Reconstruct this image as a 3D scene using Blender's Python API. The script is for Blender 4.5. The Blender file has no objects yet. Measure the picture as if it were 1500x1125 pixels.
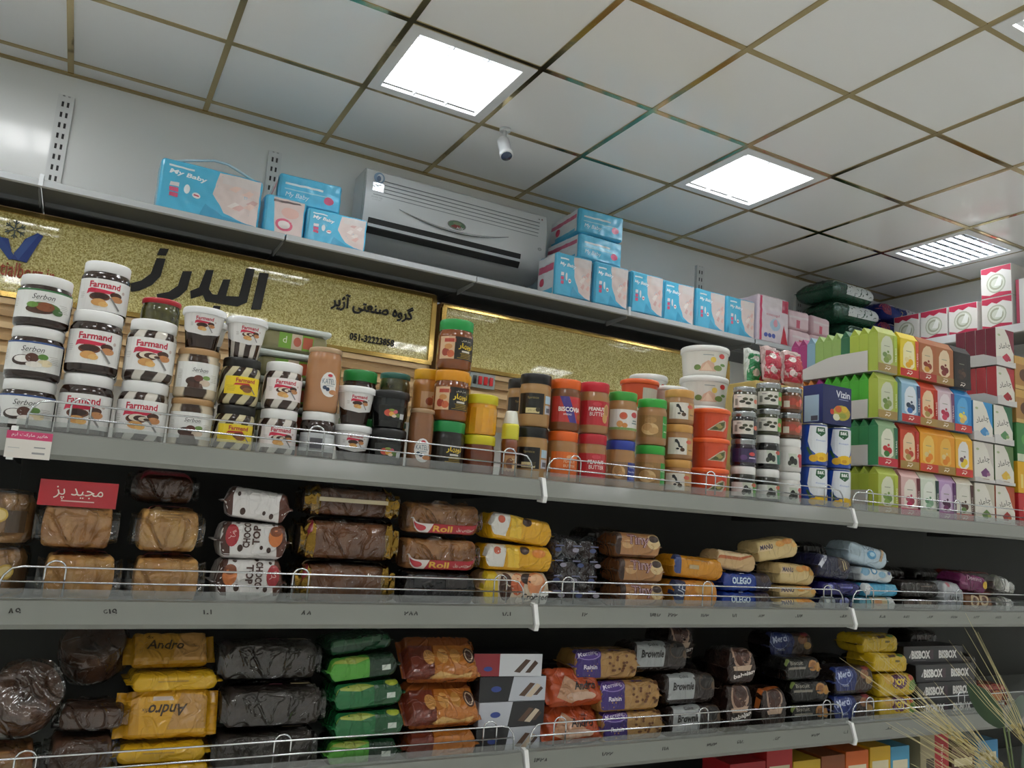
import bpy, bmesh, math, random
from mathutils import Vector, Matrix, noise, geometry

# ------------------------------------------------------------------ camera, world, lights, exposure
SC = bpy.context.scene
COL = SC.collection
CEIL = 3.45
WALL = 0.14
YF = -2.48                     # front edge of the gondola shelves
yaw, pitch, roll = 0.4868, 0.1611, 0.0718
fw = Vector((math.sin(yaw)*math.cos(pitch), math.cos(yaw)*math.cos(pitch), math.sin(pitch)))
rt = Vector((math.cos(yaw), -math.sin(yaw), 0)); up = rt.cross(fw)
r2 = rt*math.cos(roll)+up*math.sin(roll); u2 = up*math.cos(roll)-rt*math.sin(roll)
cam = bpy.data.cameras.new('camera'); camo = bpy.data.objects.new('camera', cam); COL.objects.link(camo)
cam.sensor_width = 36; cam.lens = 36*1174/1500; cam.clip_start = 0.02
camo.matrix_world = Matrix(((r2.x, u2.x, -fw.x, 0.2797), (r2.y, u2.y, -fw.y, -4.006), (r2.z, u2.z, -fw.z, 1.552), (0, 0, 0, 1)))
SC.camera = camo
w = bpy.data.worlds.new('world'); SC.world = w; w.use_nodes = True
w.node_tree.nodes['Background'].inputs[0].default_value = (0.9, 0.95, 1.0, 1)
w.node_tree.nodes['Background'].inputs[1].default_value = 0.0
LAMP = 17.0                    # radiance of the lit louvre panels in the ceiling
SC.view_settings.view_transform = 'Standard'; SC.view_settings.look = 'None'
SC.view_settings.exposure = 0.0; SC.view_settings.gamma = 1.0
SC.view_settings.use_curve_mapping = False
SC.cycles.diffuse_bounces = 8; SC.cycles.max_bounces = 16; SC.cycles.transparent_max_bounces = 16

# ------------------------------------------------------------------ materials
def lin(h):
    h = h.lstrip('#'); o = []
    for i in (0, 2, 4):
        c = int(h[i:i+2], 16)/255
        o.append(c/12.92 if c <= 0.04045 else ((c+0.055)/1.055)**2.4)
    return (o[0], o[1], o[2], 1)
_M = {}
def nmat(name):
    m = bpy.data.materials.new(name); m.use_nodes = True
    return m, m.node_tree.nodes, m.node_tree.links, m.node_tree.nodes['Principled BSDF']
def mat(c, rough=0.4, metal=0.0, coat=0.0, trans=0.0, alpha=1.0, emit=0.0, bump=0.0, bscale=60, var=0.0, vscale=8, c2=None):
    k = (c, rough, metal, coat, trans, alpha, emit, bump, bscale, var, vscale, c2)
    if k in _M: return _M[k]
    m, N, L, p = nmat('mat_'+c.strip('#'))
    p.inputs['Base Color'].default_value = lin(c); p.inputs['Roughness'].default_value = rough
    p.inputs['Metallic'].default_value = metal; p.inputs['Coat Weight'].default_value = coat
    p.inputs['Coat Roughness'].default_value = 0.06
    p.inputs['Transmission Weight'].default_value = trans; p.inputs['Alpha'].default_value = alpha
    if emit:
        p.inputs['Emission Color'].default_value = lin(c); p.inputs['Emission Strength'].default_value = emit
    if bump or var:
        tc = N.new('ShaderNodeTexCoord'); nz = N.new('ShaderNodeTexNoise')
        L.new(tc.outputs['Object'], nz.inputs['Vector']); nz.inputs['Detail'].default_value = 4
        nz.inputs['Scale'].default_value = bscale
    if bump:
        b = N.new('ShaderNodeBump'); b.inputs['Strength'].default_value = bump; b.inputs['Distance'].default_value = 0.004
        L.new(nz.outputs[0], b.inputs['Height']); L.new(b.outputs[0], p.inputs['Normal'])
    if var:
        n2 = N.new('ShaderNodeTexNoise'); n2.inputs['Scale'].default_value = vscale; n2.inputs['Detail'].default_value = 6
        L.new(tc.outputs['Object'], n2.inputs['Vector'])
        rp = N.new('ShaderNodeValToRGB'); rp.color_ramp.elements[0].position = 0.5-0.25; rp.color_ramp.elements[1].position = 0.5+0.25
        a = lin(c); b2 = lin(c2) if c2 else tuple(x*(1-var) for x in a[:3])+(1,)
        rp.color_ramp.elements[0].color = b2; rp.color_ramp.elements[1].color = a
        L.new(n2.outputs[0], rp.inputs[0]); L.new(rp.outputs[0], p.inputs['Base Color'])
    _M[k] = m; return m
def print_mat(rough, coat):
    k = ('print', rough, coat)
    if k in _M: return _M[k]
    m, N, L, p = nmat('print_ink'); a = N.new('ShaderNodeAttribute'); a.attribute_name = 'Col'
    L.new(a.outputs['Color'], p.inputs['Base Color']); p.inputs['Roughness'].default_value = rough
    p.inputs['Coat Weight'].default_value = coat; p.inputs['Coat Roughness'].default_value = 0.12
    _M[k] = m; return m
def stripe_mat(c1, c2, n=7, twist=60):
    k = ('stripe', c1, c2, n, twist)
    if k in _M: return _M[k]
    m, N, L, p = nmat('swirl_spread'); tc = N.new('ShaderNodeTexCoord'); s = N.new('ShaderNodeSeparateXYZ'); L.new(tc.outputs['Object'], s.inputs[0])
    def mt(op, a, b=None):
        x = N.new('ShaderNodeMath'); x.operation = op
        for i, v in enumerate((a, b)):
            if v is None: continue
            if isinstance(v, (int, float)): x.inputs[i].default_value = v
            else: L.new(v, x.inputs[i])
        return x.outputs[0]
    an = mt('ARCTAN2', s.outputs[0], s.outputs[1])
    ph = mt('ADD', mt('MULTIPLY', an, n), mt('MULTIPLY', s.outputs[2], twist*n/7))
    nz = N.new('ShaderNodeTexNoise'); nz.inputs['Scale'].default_value = 30; L.new(tc.outputs['Object'], nz.inputs[0])
    sn = mt('SINE', mt('ADD', ph, mt('MULTIPLY', nz.outputs[0], 2.0)))
    rp = N.new('ShaderNodeValToRGB'); L.new(mt('MULTIPLY_ADD', sn, 0.5), rp.inputs[0])
    rp.inputs[0].links[0].from_node.inputs[2].default_value = 0.5
    rp.color_ramp.elements[0].position = 0.42; rp.color_ramp.elements[1].position = 0.58
    rp.color_ramp.elements[0].color = lin(c1); rp.color_ramp.elements[1].color = lin(c2)
    L.new(rp.outputs[0], p.inputs['Base Color']); p.inputs['Roughness'].default_value = 0.2; p.inputs['Coat Weight'].default_value = 0.6
    _M[k] = m; return m
def crease(N, L, scale, width, dist, strength=1.0):     # sharp fold lines of crumpled film
    tc = N.new('ShaderNodeTexCoord'); out = None
    for sc, wd in ((scale, width), (scale*2.3, width*1.3)):
        nz = N.new('ShaderNodeTexNoise'); nz.inputs['Scale'].default_value = sc; nz.inputs['Detail'].default_value = 1.0; nz.inputs['Distortion'].default_value = 0.8
        L.new(tc.outputs['Object'], nz.inputs[0]); a = N.new('ShaderNodeMath'); a.operation = 'SUBTRACT'; a.inputs[1].default_value = 0.5; L.new(nz.outputs[0], a.inputs[0])
        b = N.new('ShaderNodeMath'); b.operation = 'ABSOLUTE'; L.new(a.outputs[0], b.inputs[0])
        m = N.new('ShaderNodeMapRange'); m.interpolation_type = 'SMOOTHSTEP'; m.inputs['From Max'].default_value = wd; m.inputs['To Min'].default_value = 1; m.inputs['To Max'].default_value = 0; L.new(b.outputs[0], m.inputs[0])
        if out: 
            c = N.new('ShaderNodeMath'); c.operation = 'MULTIPLY_ADD'; c.inputs[1].default_value = 0.5; L.new(m.outputs[0], c.inputs[0]); L.new(out, c.inputs[2]); out = c.outputs[0]
        else: out = m.outputs[0]
    bp = N.new('ShaderNodeBump'); bp.inputs['Strength'].default_value = strength; bp.inputs['Distance'].default_value = dist; L.new(out, bp.inputs['Height']); return bp
def wrap_mat(c, rough=0.25, metal=0.0):
    k = ('wrap', c, rough, metal)
    if k in _M: return _M[k]
    m, N, L, p = nmat('foil_'+c.strip('#')); p.inputs['Base Color'].default_value = lin(c); p.inputs['Roughness'].default_value = rough; p.inputs['Metallic'].default_value = metal
    p.inputs['Coat Weight'].default_value = 0.35; p.inputs['Coat Roughness'].default_value = 0.07
    bp = crease(N, L, 15, 0.06, 0.0016); L.new(bp.outputs[0], p.inputs['Normal']); L.new(bp.outputs[0], p.inputs['Coat Normal']); _M[k] = m; return m
def film_mat(tint='#ffffff', lo=0.05, hi=0.4, wr=0.7, scale=45):
    k = ('film', tint, lo, hi, wr, scale)
    if k in _M: return _M[k]
    m, N, L, p = nmat('clear_film'); N.remove(p); out = N['Material Output']
    t = N.new('ShaderNodeBsdfTransparent'); t.inputs[0].default_value = lin(tint)
    g = N.new('ShaderNodeBsdfGlossy'); g.inputs['Roughness'].default_value = 0.1
    mx = N.new('ShaderNodeMixShader'); lw = N.new('ShaderNodeLayerWeight'); lw.inputs[0].default_value = 0.25
    mr = N.new('ShaderNodeMapRange'); mr.inputs['To Min'].default_value = lo; mr.inputs['To Max'].default_value = hi
    tc = N.new('ShaderNodeTexCoord'); nz = N.new('ShaderNodeTexNoise'); nz.inputs['Scale'].default_value = scale; nz.inputs['Detail'].default_value = 3
    nz.inputs['Distortion'].default_value = 1.2
    b0 = N.new('ShaderNodeBump'); b0.inputs['Strength'].default_value = wr; b0.inputs['Distance'].default_value = 0.012
    b = b0
    if scale > 10: b = crease(N, L, scale*0.4, 0.05, 0.005); L.new(b0.outputs[0], b.inputs['Normal'])
    L.new(tc.outputs['Object'], nz.inputs[0]); L.new(nz.outputs[0], b0.inputs['Height']); L.new(b.outputs[0], g.inputs['Normal']); L.new(b.outputs[0], lw.inputs['Normal'])
    L.new(lw.outputs['Fresnel'], mr.inputs[0]); L.new(mr.outputs[0], mx.inputs[0]); L.new(t.outputs[0], mx.inputs[1]); L.new(g.outputs[0], mx.inputs[2])
    L.new(mx.outputs[0], out.inputs[0]); _M[k] = m; return m

# ------------------------------------------------------------------ mesh helpers
def mesh(name, V, F, m=None, smooth=False, cols=None):
    me = bpy.data.meshes.new(name); me.from_pydata([tuple(v) for v in V], [], F)
    if cols:
        at = me.color_attributes.new('Col', 'FLOAT_COLOR', 'POINT')
        at.data.foreach_set('color', [x for c in cols for x in c])
    if m: me.materials.append(m)
    if smooth: me.polygons.foreach_set('use_smooth', [True]*len(me.polygons))
    me.update(); return me
def sharp(me, deg=35):
    bm = bmesh.new(); bm.from_mesh(me)
    for e in bm.edges:
        if len(e.link_faces) == 2 and e.calc_face_angle(0) > math.radians(deg): e.smooth = False
    for f in bm.faces: f.smooth = True
    bm.to_mesh(me); bm.free(); return me
class MB:
    def __init__(s): s.V = []; s.F = []
    def add(s, V, F):
        o = len(s.V); s.V += [Vector(v) for v in V]; s.F += [tuple(i+o for i in f) for f in F]; return s
    def box(s, x0, y0, z0, x1, y1, z1):
        return s.add([(x, y, z) for z in (z0, z1) for y in (y0, y1) for x in (x0, x1)],
                     [(0, 2, 3, 1), (4, 5, 7, 6), (0, 1, 5, 4), (1, 3, 7, 5), (3, 2, 6, 7), (2, 0, 4, 6)])
    def prism(s, prof, a0, a1, axis=0):
        n = len(prof)
        def pt(a, p): return (a, p[0], p[1]) if axis == 0 else ((p[0], a, p[1]) if axis == 1 else (p[0], p[1], a))
        V = [pt(a0, p) for p in prof]+[pt(a1, p) for p in prof]
        F = [(i, (i+1) % n, n+(i+1) % n, n+i) for i in range(n)]+[tuple(range(n))[::-1], tuple(range(n, 2*n))]
        return s.add(V, F)
    def lathe(s, prof, n=28, cx=0, cy=0, mod=None, cap=True):
        V = []; F = []; k = len(prof)
        for j, (r, z) in enumerate(prof):
            for i in range(n):
                a = 2*math.pi*i/n; rr = r*(mod(i, j) if mod else 1)
                V.append((cx+rr*math.sin(a), cy-rr*math.cos(a), z))
        for j in range(k-1):
            for i in range(n):
                b = (i+1) % n; F.append((j*n+i, j*n+b, (j+1)*n+b, (j+1)*n+i))
        if cap: F.append(tuple(range(n))[::-1]); F.append(tuple((k-1)*n+i for i in range(n)))
        return s.add(V, F)
    def tube(s, pts, r, n=6, closed=False):
        P = [Vector(p) for p in pts]; V = []; F = []; m = len(P); up0 = None
        R = r if isinstance(r, (list, tuple)) else [r]*m
        for i, p in enumerate(P):
            a = P[(i-1) % m] if (closed or i) else p; b = P[(i+1) % m] if (closed or i < m-1) else p
            t = (b-a).normalized()
            if up0 is None: up0 = Vector((0, 0, 1)) if abs(t.z) < 0.9 else Vector((0, 1, 0))
            sd = t.cross(up0).normalized(); up0 = sd.cross(t).normalized()
            for q in range(n):
                an = 2*math.pi*q/n; V.append(p+R[i]*(sd*math.cos(an)+up0*math.sin(an)))
        for i in range(m if closed else m-1):
            for q in range(n):
                j = (i+1) % m; q2 = (q+1) % n; F.append((i*n+q, i*n+q2, j*n+q2, j*n+q))
        if not closed: F.append(tuple(range(n))[::-1]); F.append(tuple((m-1)*n+q for q in range(n)))
        return s.add(V, F)
    def me(s, name, m, smooth=False, deg=None):
        x = mesh(name, s.V, s.F, m, smooth); bm = bmesh.new(); bm.from_mesh(x); bmesh.ops.recalc_face_normals(bm, faces=bm.faces); bm.to_mesh(x); bm.free()
        return sharp(x, deg) if deg else x
def rbox(name, sx, sy, sz, m, r=0.004, seg=2, sub=0, wob=0.0, seed=0):
    bm = bmesh.new(); bmesh.ops.create_cube(bm, size=1)
    for v in bm.verts: v.co = Vector((v.co.x*sx, v.co.y*sy, (v.co.z+0.5)*sz))
    if sub: bmesh.ops.subdivide_edges(bm, edges=bm.edges, cuts=sub, use_grid_fill=True)
    ed = [e for e in bm.edges if len(e.link_faces) == 2 and e.calc_face_angle(0) > 1]
    bmesh.ops.bevel(bm, geom=ed, offset=r, segments=seg, affect='EDGES', profile=0.5)
    if wob:
        for v in bm.verts:
            d = noise.noise_vector(v.co*28+Vector((seed, seed*2.1, 0)))
            v.co += Vector((d.x, d.y, d.z if v.co.z > sz*0.15 else 0))*wob
    me = bpy.data.meshes.new(name); bm.to_mesh(me); bm.free(); me.materials.append(m)
    me.polygons.foreach_set('use_smooth', [True]*len(me.polygons)); return sharp(me, 40) if not wob else me
def ob(name, me, parent=None, loc=None, label=None, mtx=None):
    o = bpy.data.objects.new(name, me); COL.objects.link(o)
    if parent: o.parent = parent
    if loc: o.location = loc
    if mtx: o.matrix_local = mtx
    if label: o['label'] = label
    return o
def thing(name, label, cat, loc=(0, 0, 0), group=None, rot=None):
    o = bpy.data.objects.new(name, None); COL.objects.link(o); o.empty_display_size = 0.03
    o.location = loc; o['label'] = label; o['category'] = cat
    if group: o['group'] = group
    if rot: o.rotation_euler = rot
    return o
def struct(name, me, parent=None, label=None):
    o = ob(name, me, parent); 
    if not parent: o['kind'] = 'structure'
    if label: o['label'] = label
    return o

# ------------------------------------------------------------------ flat print: coloured outlines mapped onto a surface
AR = dict(zip('اآبپتثجچحخدذرزژسشصضطعغفقکگلمنوهی',
  ((0xFE8D,2),(0xFE81,2),(0xFE8F,4),(0xFB56,4),(0xFE95,4),(0xFE99,4),(0xFE9D,4),(0xFB7A,4),(0xFEA1,4),(0xFEA5,4),(0xFEA9,2),(0xFEAB,2),(0xFEAD,2),(0xFEAF,2),(0xFB8A,2),
   (0xFEB1,4),(0xFEB5,4),(0xFEB9,4),(0xFEBD,4),(0xFEC1,4),(0xFEC9,4),(0xFECD,4),(0xFED1,4),(0xFED5,4),(0xFB8E,4),(0xFB92,4),(0xFEDD,4),(0xFEE1,4),(0xFEE5,4),(0xFEED,2),(0xFEE9,4),(0xFBFC,4))))
def shape_ar(s):
    if not any(c in AR for c in s): return s
    o = []
    for i, c in enumerate(s):
        if c not in AR: o.append(c); continue
        b, n = AR[c]; p = i and s[i-1] in AR and AR[s[i-1]][1] == 4; q = n == 4 and i+1 < len(s) and s[i+1] in AR
        o.append(chr(b+(3 if p and q else 1 if p else 2 if q else 0)))
    return ''.join(reversed(o))
_T = {}
def text2d(s, bold=0.0):
    k = (s, bold)
    if k in _T: return _T[k]
    c = bpy.data.curves.new('lettering', 'FONT'); c.body = shape_ar(s); c.resolution_u = 2; c.offset = bold
    o = bpy.data.objects.new('lettering', c); COL.objects.link(o); bpy.context.view_layer.update()
    me = bpy.data.meshes.new_from_object(o.evaluated_get(bpy.context.evaluated_depsgraph_get()))
    V = [(v.co.x, v.co.y) for v in me.vertices]; F = [tuple(p.vertices) for p in me.polygons]
    bpy.data.objects.remove(o); bpy.data.curves.remove(c); bpy.data.meshes.remove(me)
    if V:
        x0 = min(v[0] for v in V); x1 = max(v[0] for v in V); y0 = min(v[1] for v in V); y1 = max(v[1] for v in V)
        V = [((x-(x0+x1)/2)/(y1-y0), (y-(y0+y1)/2)/(y1-y0)) for x, y in V]
        wd = (x1-x0)/(y1-y0)
    else: wd = 1
    _T[k] = (V, F, wd); return _T[k]
def R(x0, y0, x1, y1, c): return ('p', [(x0, y0), (x1, y0), (x1, y1), (x0, y1)], c)
def E(cx, cy, rx, ry, c, n=16): return ('p', [(cx+rx*math.cos(2*math.pi*i/n), cy+ry*math.sin(2*math.pi*i/n)) for i in range(n)], c)
def P(pts, c): return ('p', pts, c)
def T(s, cx, cy, h, c, w=None, rot=0, b=0.0, sh=0.0): return ('t', s, cx, cy, h, c, w, rot, b, sh)
def lines(x0, x1, y, n, dy, c, seed=1, th=0.8):        # rows of unreadably small print
    rd = random.Random(seed); return [R(x0+rd.random()*(x1-x0)*0.25, y-i*dy, x1-rd.random()*(x1-x0)*0.2, y-i*dy+th, c) for i in range(n)]
def art(name, items, mp, m, step=8.0, lift0=0.3, lift=0.12):
    """items in millimetres -> one mesh; mp(x, y, lift) gives the point on the surface in metres"""
    V = []; F = []; C = []
    for li, it in enumerate(items):
        bm = bmesh.new()
        if it[0] == 'p':
            vs = [bm.verts.new((x, y, 0)) for x, y in it[1]]
            if len(vs) <= 4: bm.faces.new(vs)
            else:
                for t in geometry.tessellate_polygon([[Vector((x, y, 0)) for x, y in it[1]]]):
                    try: bm.faces.new([vs[i] for i in t])
                    except ValueError: pass
            col = lin(it[2])
        else:
            _, s, cx, cy, h, c, wd, rot, b, sh = it; tv, tf, asp = text2d(s, b); kx = (wd/asp if wd else h)
            ca, sa = math.cos(math.radians(rot)), math.sin(math.radians(rot)); vs = []
            for x, y in tv:
                X = x*kx+y*h*sh; Y = y*h; vs.append(bm.verts.new((cx+X*ca-Y*sa, cy+X*sa+Y*ca, 0)))
            for f in tf:
                try: bm.faces.new([vs[i] for i in f])
                except ValueError: pass
            col = lin(c)
        if step and bm.verts:
            for ax in (0, 1):
                lo = min(v.co[ax] for v in bm.verts); hi = max(v.co[ax] for v in bm.verts)
                q = math.floor(lo/step)+1
                while q*step < hi-0.01:
                    co = Vector((0, 0, 0)); co[ax] = q*step; no = Vector((0, 0, 0)); no[ax] = 1
                    bmesh.ops.bisect_plane(bm, geom=bm.verts[:]+bm.edges[:]+bm.faces[:], plane_co=co, plane_no=no, dist=0.001); q += 1
        bm.verts.index_update(); o = len(V); lf = (lift0+lift*li)*0.001
        for v in bm.verts: V.append(mp(v.co.x*0.001, v.co.y*0.001, lf)); C.append(col)
        for f in bm.faces:
            f.normal_update(); ix = [v.index+o for v in f.verts]; F.append(ix if f.normal.z >= 0 else ix[::-1])
        bm.free()
    return mesh(name, V, F, m, False, C)
def cyl_map(rf, zc, rot=0.0):
    rf_ = rf if callable(rf) else (lambda z: rf)
    def mp(x, y, l):
        r = rf_(zc+y)+l; a = x/rf_(zc)+rot; return (r*math.sin(a), -r*math.cos(a), zc+y)
    return mp
def plane_map(o, ux, uy):
    o = Vector(o); ux = Vector(ux); uy = Vector(uy); n = ux.cross(uy)
    return lambda x, y, l: o+ux*x+uy*y+n*l
INK = print_mat(0.45, 0.0); GLOSS = print_mat(0.3, 0.5); FOIL = print_mat(0.28, 0.35)
_n = FOIL.node_tree; _b = crease(_n.nodes, _n.links, 15, 0.06, 0.0016)
for _k in ('Normal', 'Coat Normal'): _n.links.new(_b.outputs[0], _n.nodes['Principled BSDF'].inputs[_k])

# ------------------------------------------------------------------ the shop: ceiling, walls, floor
XL, XR, YB = -3.0, 5.76, -6.0
white_wall = mat('#eaecea', 0.22, coat=0.25, bump=0.04, bscale=3)
struct('wall_back', MB().box(XL, WALL, 0, XR, WALL+0.1, CEIL).me('wall_back', white_wall), label='glossy pale grey back wall')
struct('wall_right', MB().box(XR, YB, 0, XR+0.1, WALL+0.1, CEIL).me('wall_right', white_wall))
struct('wall_left', MB().box(XL-0.1, YB, 0, XL, WALL+0.1, CEIL).me('wall_left', white_wall))
struct('wall_front', MB().box(XL, YB-0.1, 0, XR, YB, CEIL).me('wall_front', white_wall))
struct('floor', MB().box(XL, YB, -0.05, XR, WALL, 0).me('floor', mat('#efede8', 0.2, coat=0.4, var=0.06, vscale=2)))
ceil = struct('ceiling', MB().box(XL, YB, CEIL+0.06, XR, WALL, CEIL+0.12).me('ceiling', mat('#8c8c8a', 0.6)), label='glossy white tile ceiling with gold strips')
tile_m = mat('#f4f4f2', 0.16, coat=0.2, bump=0.02, bscale=4)
gold_strip = mat('#b8a67c', 0.12, metal=1.0, bump=0.25, bscale=9)
LIGHTS = [(i, j) for i in (-4, -1, 2, 5, 8) for j in (1, 4, 7)]
G = 0.011
def tile_mesh(w, d):
    return MB().add([(G, -d+G, 0.004), (w-G, -d+G, 0.004), (w-G, -G, 0.004), (G, -G, 0.004),
                     (G-0.008, -d+G-0.008, 0.02), (w-G+0.008, -d+G-0.008, 0.02), (w-G+0.008, -G+0.008, 0.02), (G-0.008, -G+0.008, 0.02)],
                    [(3, 2, 1, 0), (0, 1, 5, 4), (1, 2, 6, 5), (2, 3, 7, 6), (3, 0, 4, 7)]).me('ceiling_tile', tile_m)
full = tile_mesh(0.6, 0.6); edge = tile_mesh(0.36, 0.6); border = tile_mesh(0.6, WALL); corner = tile_mesh(0.36, WALL)
for i in range(-5, 10):
    for j in range(-1, 10):
        if (i, j) in LIGHTS: continue
        me = (corner if i == 9 else border) if j < 0 else (edge if i == 9 else full)
        ob('ceiling_tile', me, ceil, (0.6*i, WALL if j < 0 else -0.6*j, CEIL))
for i in range(-4, 10):
    ob('gold_strip', MB().box(0.6*i-G-0.002, YB, CEIL-0.001, 0.6*i+G+0.002, WALL, CEIL+0.012).me('gold_strip', gold_strip), ceil)
for j in range(0, 10):
    ob('gold_strip', MB().box(XL, -0.6*j-G-0.002, CEIL-0.0005, XR, -0.6*j+G+0.002, CEIL+0.0115).me('gold_strip', gold_strip), ceil)
ob('cornice_strip', MB().box(XL, WALL-0.022, CEIL-0.006, XR, WALL, CEIL+0.01).me('cornice_strip', mat('#a89668', 0.35, metal=0.6)), ceil)
ob('cornice_strip', MB().box(XR-0.02, YB, CEIL-0.006, XR, WALL, CEIL+0.01).me('cornice_strip', mat('#a89668', 0.35, metal=0.6)), ceil)

# recessed louvre lights
frame_b = MB()
for a in ((0.012, 0.012, 0.588, 0.06), (0.012, 0.54, 0.588, 0.588), (0.012, 0.06, 0.06, 0.54), (0.54, 0.06, 0.588, 0.54)):
    frame_b.box(a[0], -a[3], -0.004, a[2], -a[1], 0.012)
frame_me = frame_b.me('frame', mat('#e4e6e6', 0.3))
hous = MB().box(0.05, -0.55, 0.055, 0.55, -0.05, 0.058)
for k in range(4): hous.box(0.056+0.1613*k, -0.545, 0.0, 0.060+0.1613*k, -0.055, 0.055)
hous_me = hous.me('housing', mat('#dfe3e6', 0.25))
lamp_me = MB().box(0.02, -0.53, 0.046, 0.14, -0.07, 0.052).me('lamp_panel', mat('#ffffff', 0.5, emit=LAMP))
blade_thin = MB().box(0.0, -0.0012, 0.003, 0.155, 0.0012, 0.044).me('louvre_blade', mat('#e6eaee', 0.3))  # thinner, paler blades imitate glare washing out the two nearer lights
blade_me = MB().add([(0.0, -0.011, 0.003), (0.155, -0.011, 0.003), (0.155, -0.002, 0.044), (0.0, -0.002, 0.044), (0.0, 0.011, 0.003), (0.155, 0.011, 0.003), (0.155, 0.002, 0.044), (0.0, 0.002, 0.044)],
                    [(0, 1, 2, 3), (4, 7, 6, 5), (0, 4, 5, 1)]).me('louvre_blade', mat('#a2abb4', 0.25, metal=0.5))
ORDN = ('first', 'second', 'third', 'fourth', 'fifth')
where = {(2, 1): 'above the air conditioner and camera', (5, 1): 'over the middle of the blue packs', (8, 1): 'farthest right, its louvres clearly visible', (5, 4): 'just beyond the upper right frame edge'}
for i, j in LIGHTS:
    t = thing('ceiling_light', 'recessed ceiling light '+where.get((i, j), 'in the %s row from the back wall, %s from the left wall' % (ORDN[j//3], ORDN[i//3+2])), 'light', (0.6*i, -0.6*j, CEIL), 'recessed ceiling lights')
    ob('frame', frame_me, t); h = ob('housing', hous_me, t)
    for k in range(3): 
        lp = ob('lamp_panel', lamp_me, t, (0.06+0.161*k, 0, 0))
        if j == 1 and i in (2, 5, 8):
            for q in range(8): ob('louvre_blade', blade_me if i == 8 else blade_thin, lp, (0.0, -0.09-0.06*q, 0))
SHELFW = mat('#a9aba8', 0.4)
# ------------------------------------------------------------------ long shelf on the back wall
ZW = 2.73
for n, (x, z0) in enumerate(((-0.97, 2.732), (0.0, 2.732), (0.966, 2.732), (1.93, 2.732), (2.885, 2.732), (3.87, 2.732), (4.83, 2.732))):
    ws = ('left of the sign', 'at far left above the logo', 'behind the blue packs left of the air conditioner', 'behind the air conditioner', 'right of the air conditioner', 'behind the row of blue packs', 'behind the green packs in the corner')[n]
    t = thing('slotted_upright', 'white slotted steel upright on the wall '+ws, 'upright', (x, WALL, z0), 'wall uprights')
    b = MB()
    for s in (-1, 1): b.box(s*0.034-0.004*(s > 0), -0.022, 0, s*0.034+0.004*(s < 0), 0, 0.603)
    y0, y1 = -0.024, -0.021
    b.box(-0.034, y0, 0, -0.016, y1, 0.603); b.box(0.016, y0, 0, 0.034, y1, 0.603); b.box(-0.006, y0, 0, 0.006, y1, 0.603)
    for k in range(12):
        for xx in (-0.016, 0.006): b.box(xx, y0, 0.052*k, xx+0.010, y1, 0.052*k+0.026)
    b.box(-0.034, y0, 0.602, 0.034, 0, 0.604)
    ob('channel', b.me('channel', mat('#dcdedd', 0.35)), t)
    ob('slot_shade', MB().box(-0.02, -0.02, 0.001, 0.02, -0.018, 0.601).me('slot_shade', mat('#3a3a3a', 0.7)), t)  # dark sheet stands in for the shade inside the hollow channel
ZF = -0.42; PY = -0.17
for n, x0 in enumerate((-1.93, -0.966, 0.0, 0.966, 1.93, 2.885, 3.86, 4.83)):
    x1 = x0+0.962 if n < 7 else XR-0.02
    lab = ('out of view at far left', 'at the far left corner, empty', 'holding the long blue pack', 'under the air conditioner', 'right of the air conditioner', 'under the row of four blue packs', 'under the pink packs', 'in the corner under the green packs')[n]
    t = thing('wall_shelf', 'grey metal wall shelf '+lab, 'shelf', (x0, 0, ZW), 'high wall shelves')
    L = x1-x0
    ob('deck', MB().box(0.002, ZF+0.004, -0.022, L-0.002, WALL-0.026, 0).me('deck', mat('#474b4d', 0.5)), t)  # deck colour darkened to imitate its unlit underside
    ob('front_lip', MB().prism([(ZF+0.003, 0.004), (ZF-0.006, 0.0), (ZF-0.008, -0.026), (ZF+0.003, -0.03)], 0.002, L-0.002).me('front_lip', mat('#b4b8ba', 0.22, coat=0.5)), t)
    ob('stiffener', MB().prism([(-0.17, -0.022), (-0.18, -0.036), (-0.2, -0.036), (-0.21, -0.022)], 0.01, L-0.01).me('stiffener', mat('#5c6062', 0.45)), t)
    ob('bracket', MB().prism([(ZF+0.02, -0.022), (PY-0.03, -0.022), (PY-0.03, -0.05), (ZF+0.02, -0.04)], L-0.003, L-0.0005).me('bracket', mat('#8a8d8e', 0.4)), t)
    if n in (2, 5): ob('joint_clip', MB().box(-0.008, ZF-0.014, -0.028, 0.008, ZF+0.01, 0.02).me('joint_clip', mat('#cfd4d6', 0.2)), t)
# right wall shelf
t = thing('wall_shelf', 'white metal shelf on the right wall under the glass boxes', 'shelf', (XR, -0.3, 2.945), 'high wall shelves')
ob('deck', MB().box(-0.46, -2.6, -0.022, -0.02, 0.3, 0).me('deck', SHELFW), t)
ob('front_lip', MB().prism([(-0.462, 0.004), (-0.474, 0), (-0.474, -0.05), (-0.46, -0.054)], -2.6, 0.3, 1).me('front_lip', mat('#e6e6e6', 0.2, coat=0.5)), t)
ob('bracket', MB().prism([(-0.44, -0.022), (-0.02, -0.022), (-0.02, -0.14)], -1.0, -0.994, 1).me('bracket', SHELFW), t)
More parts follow.
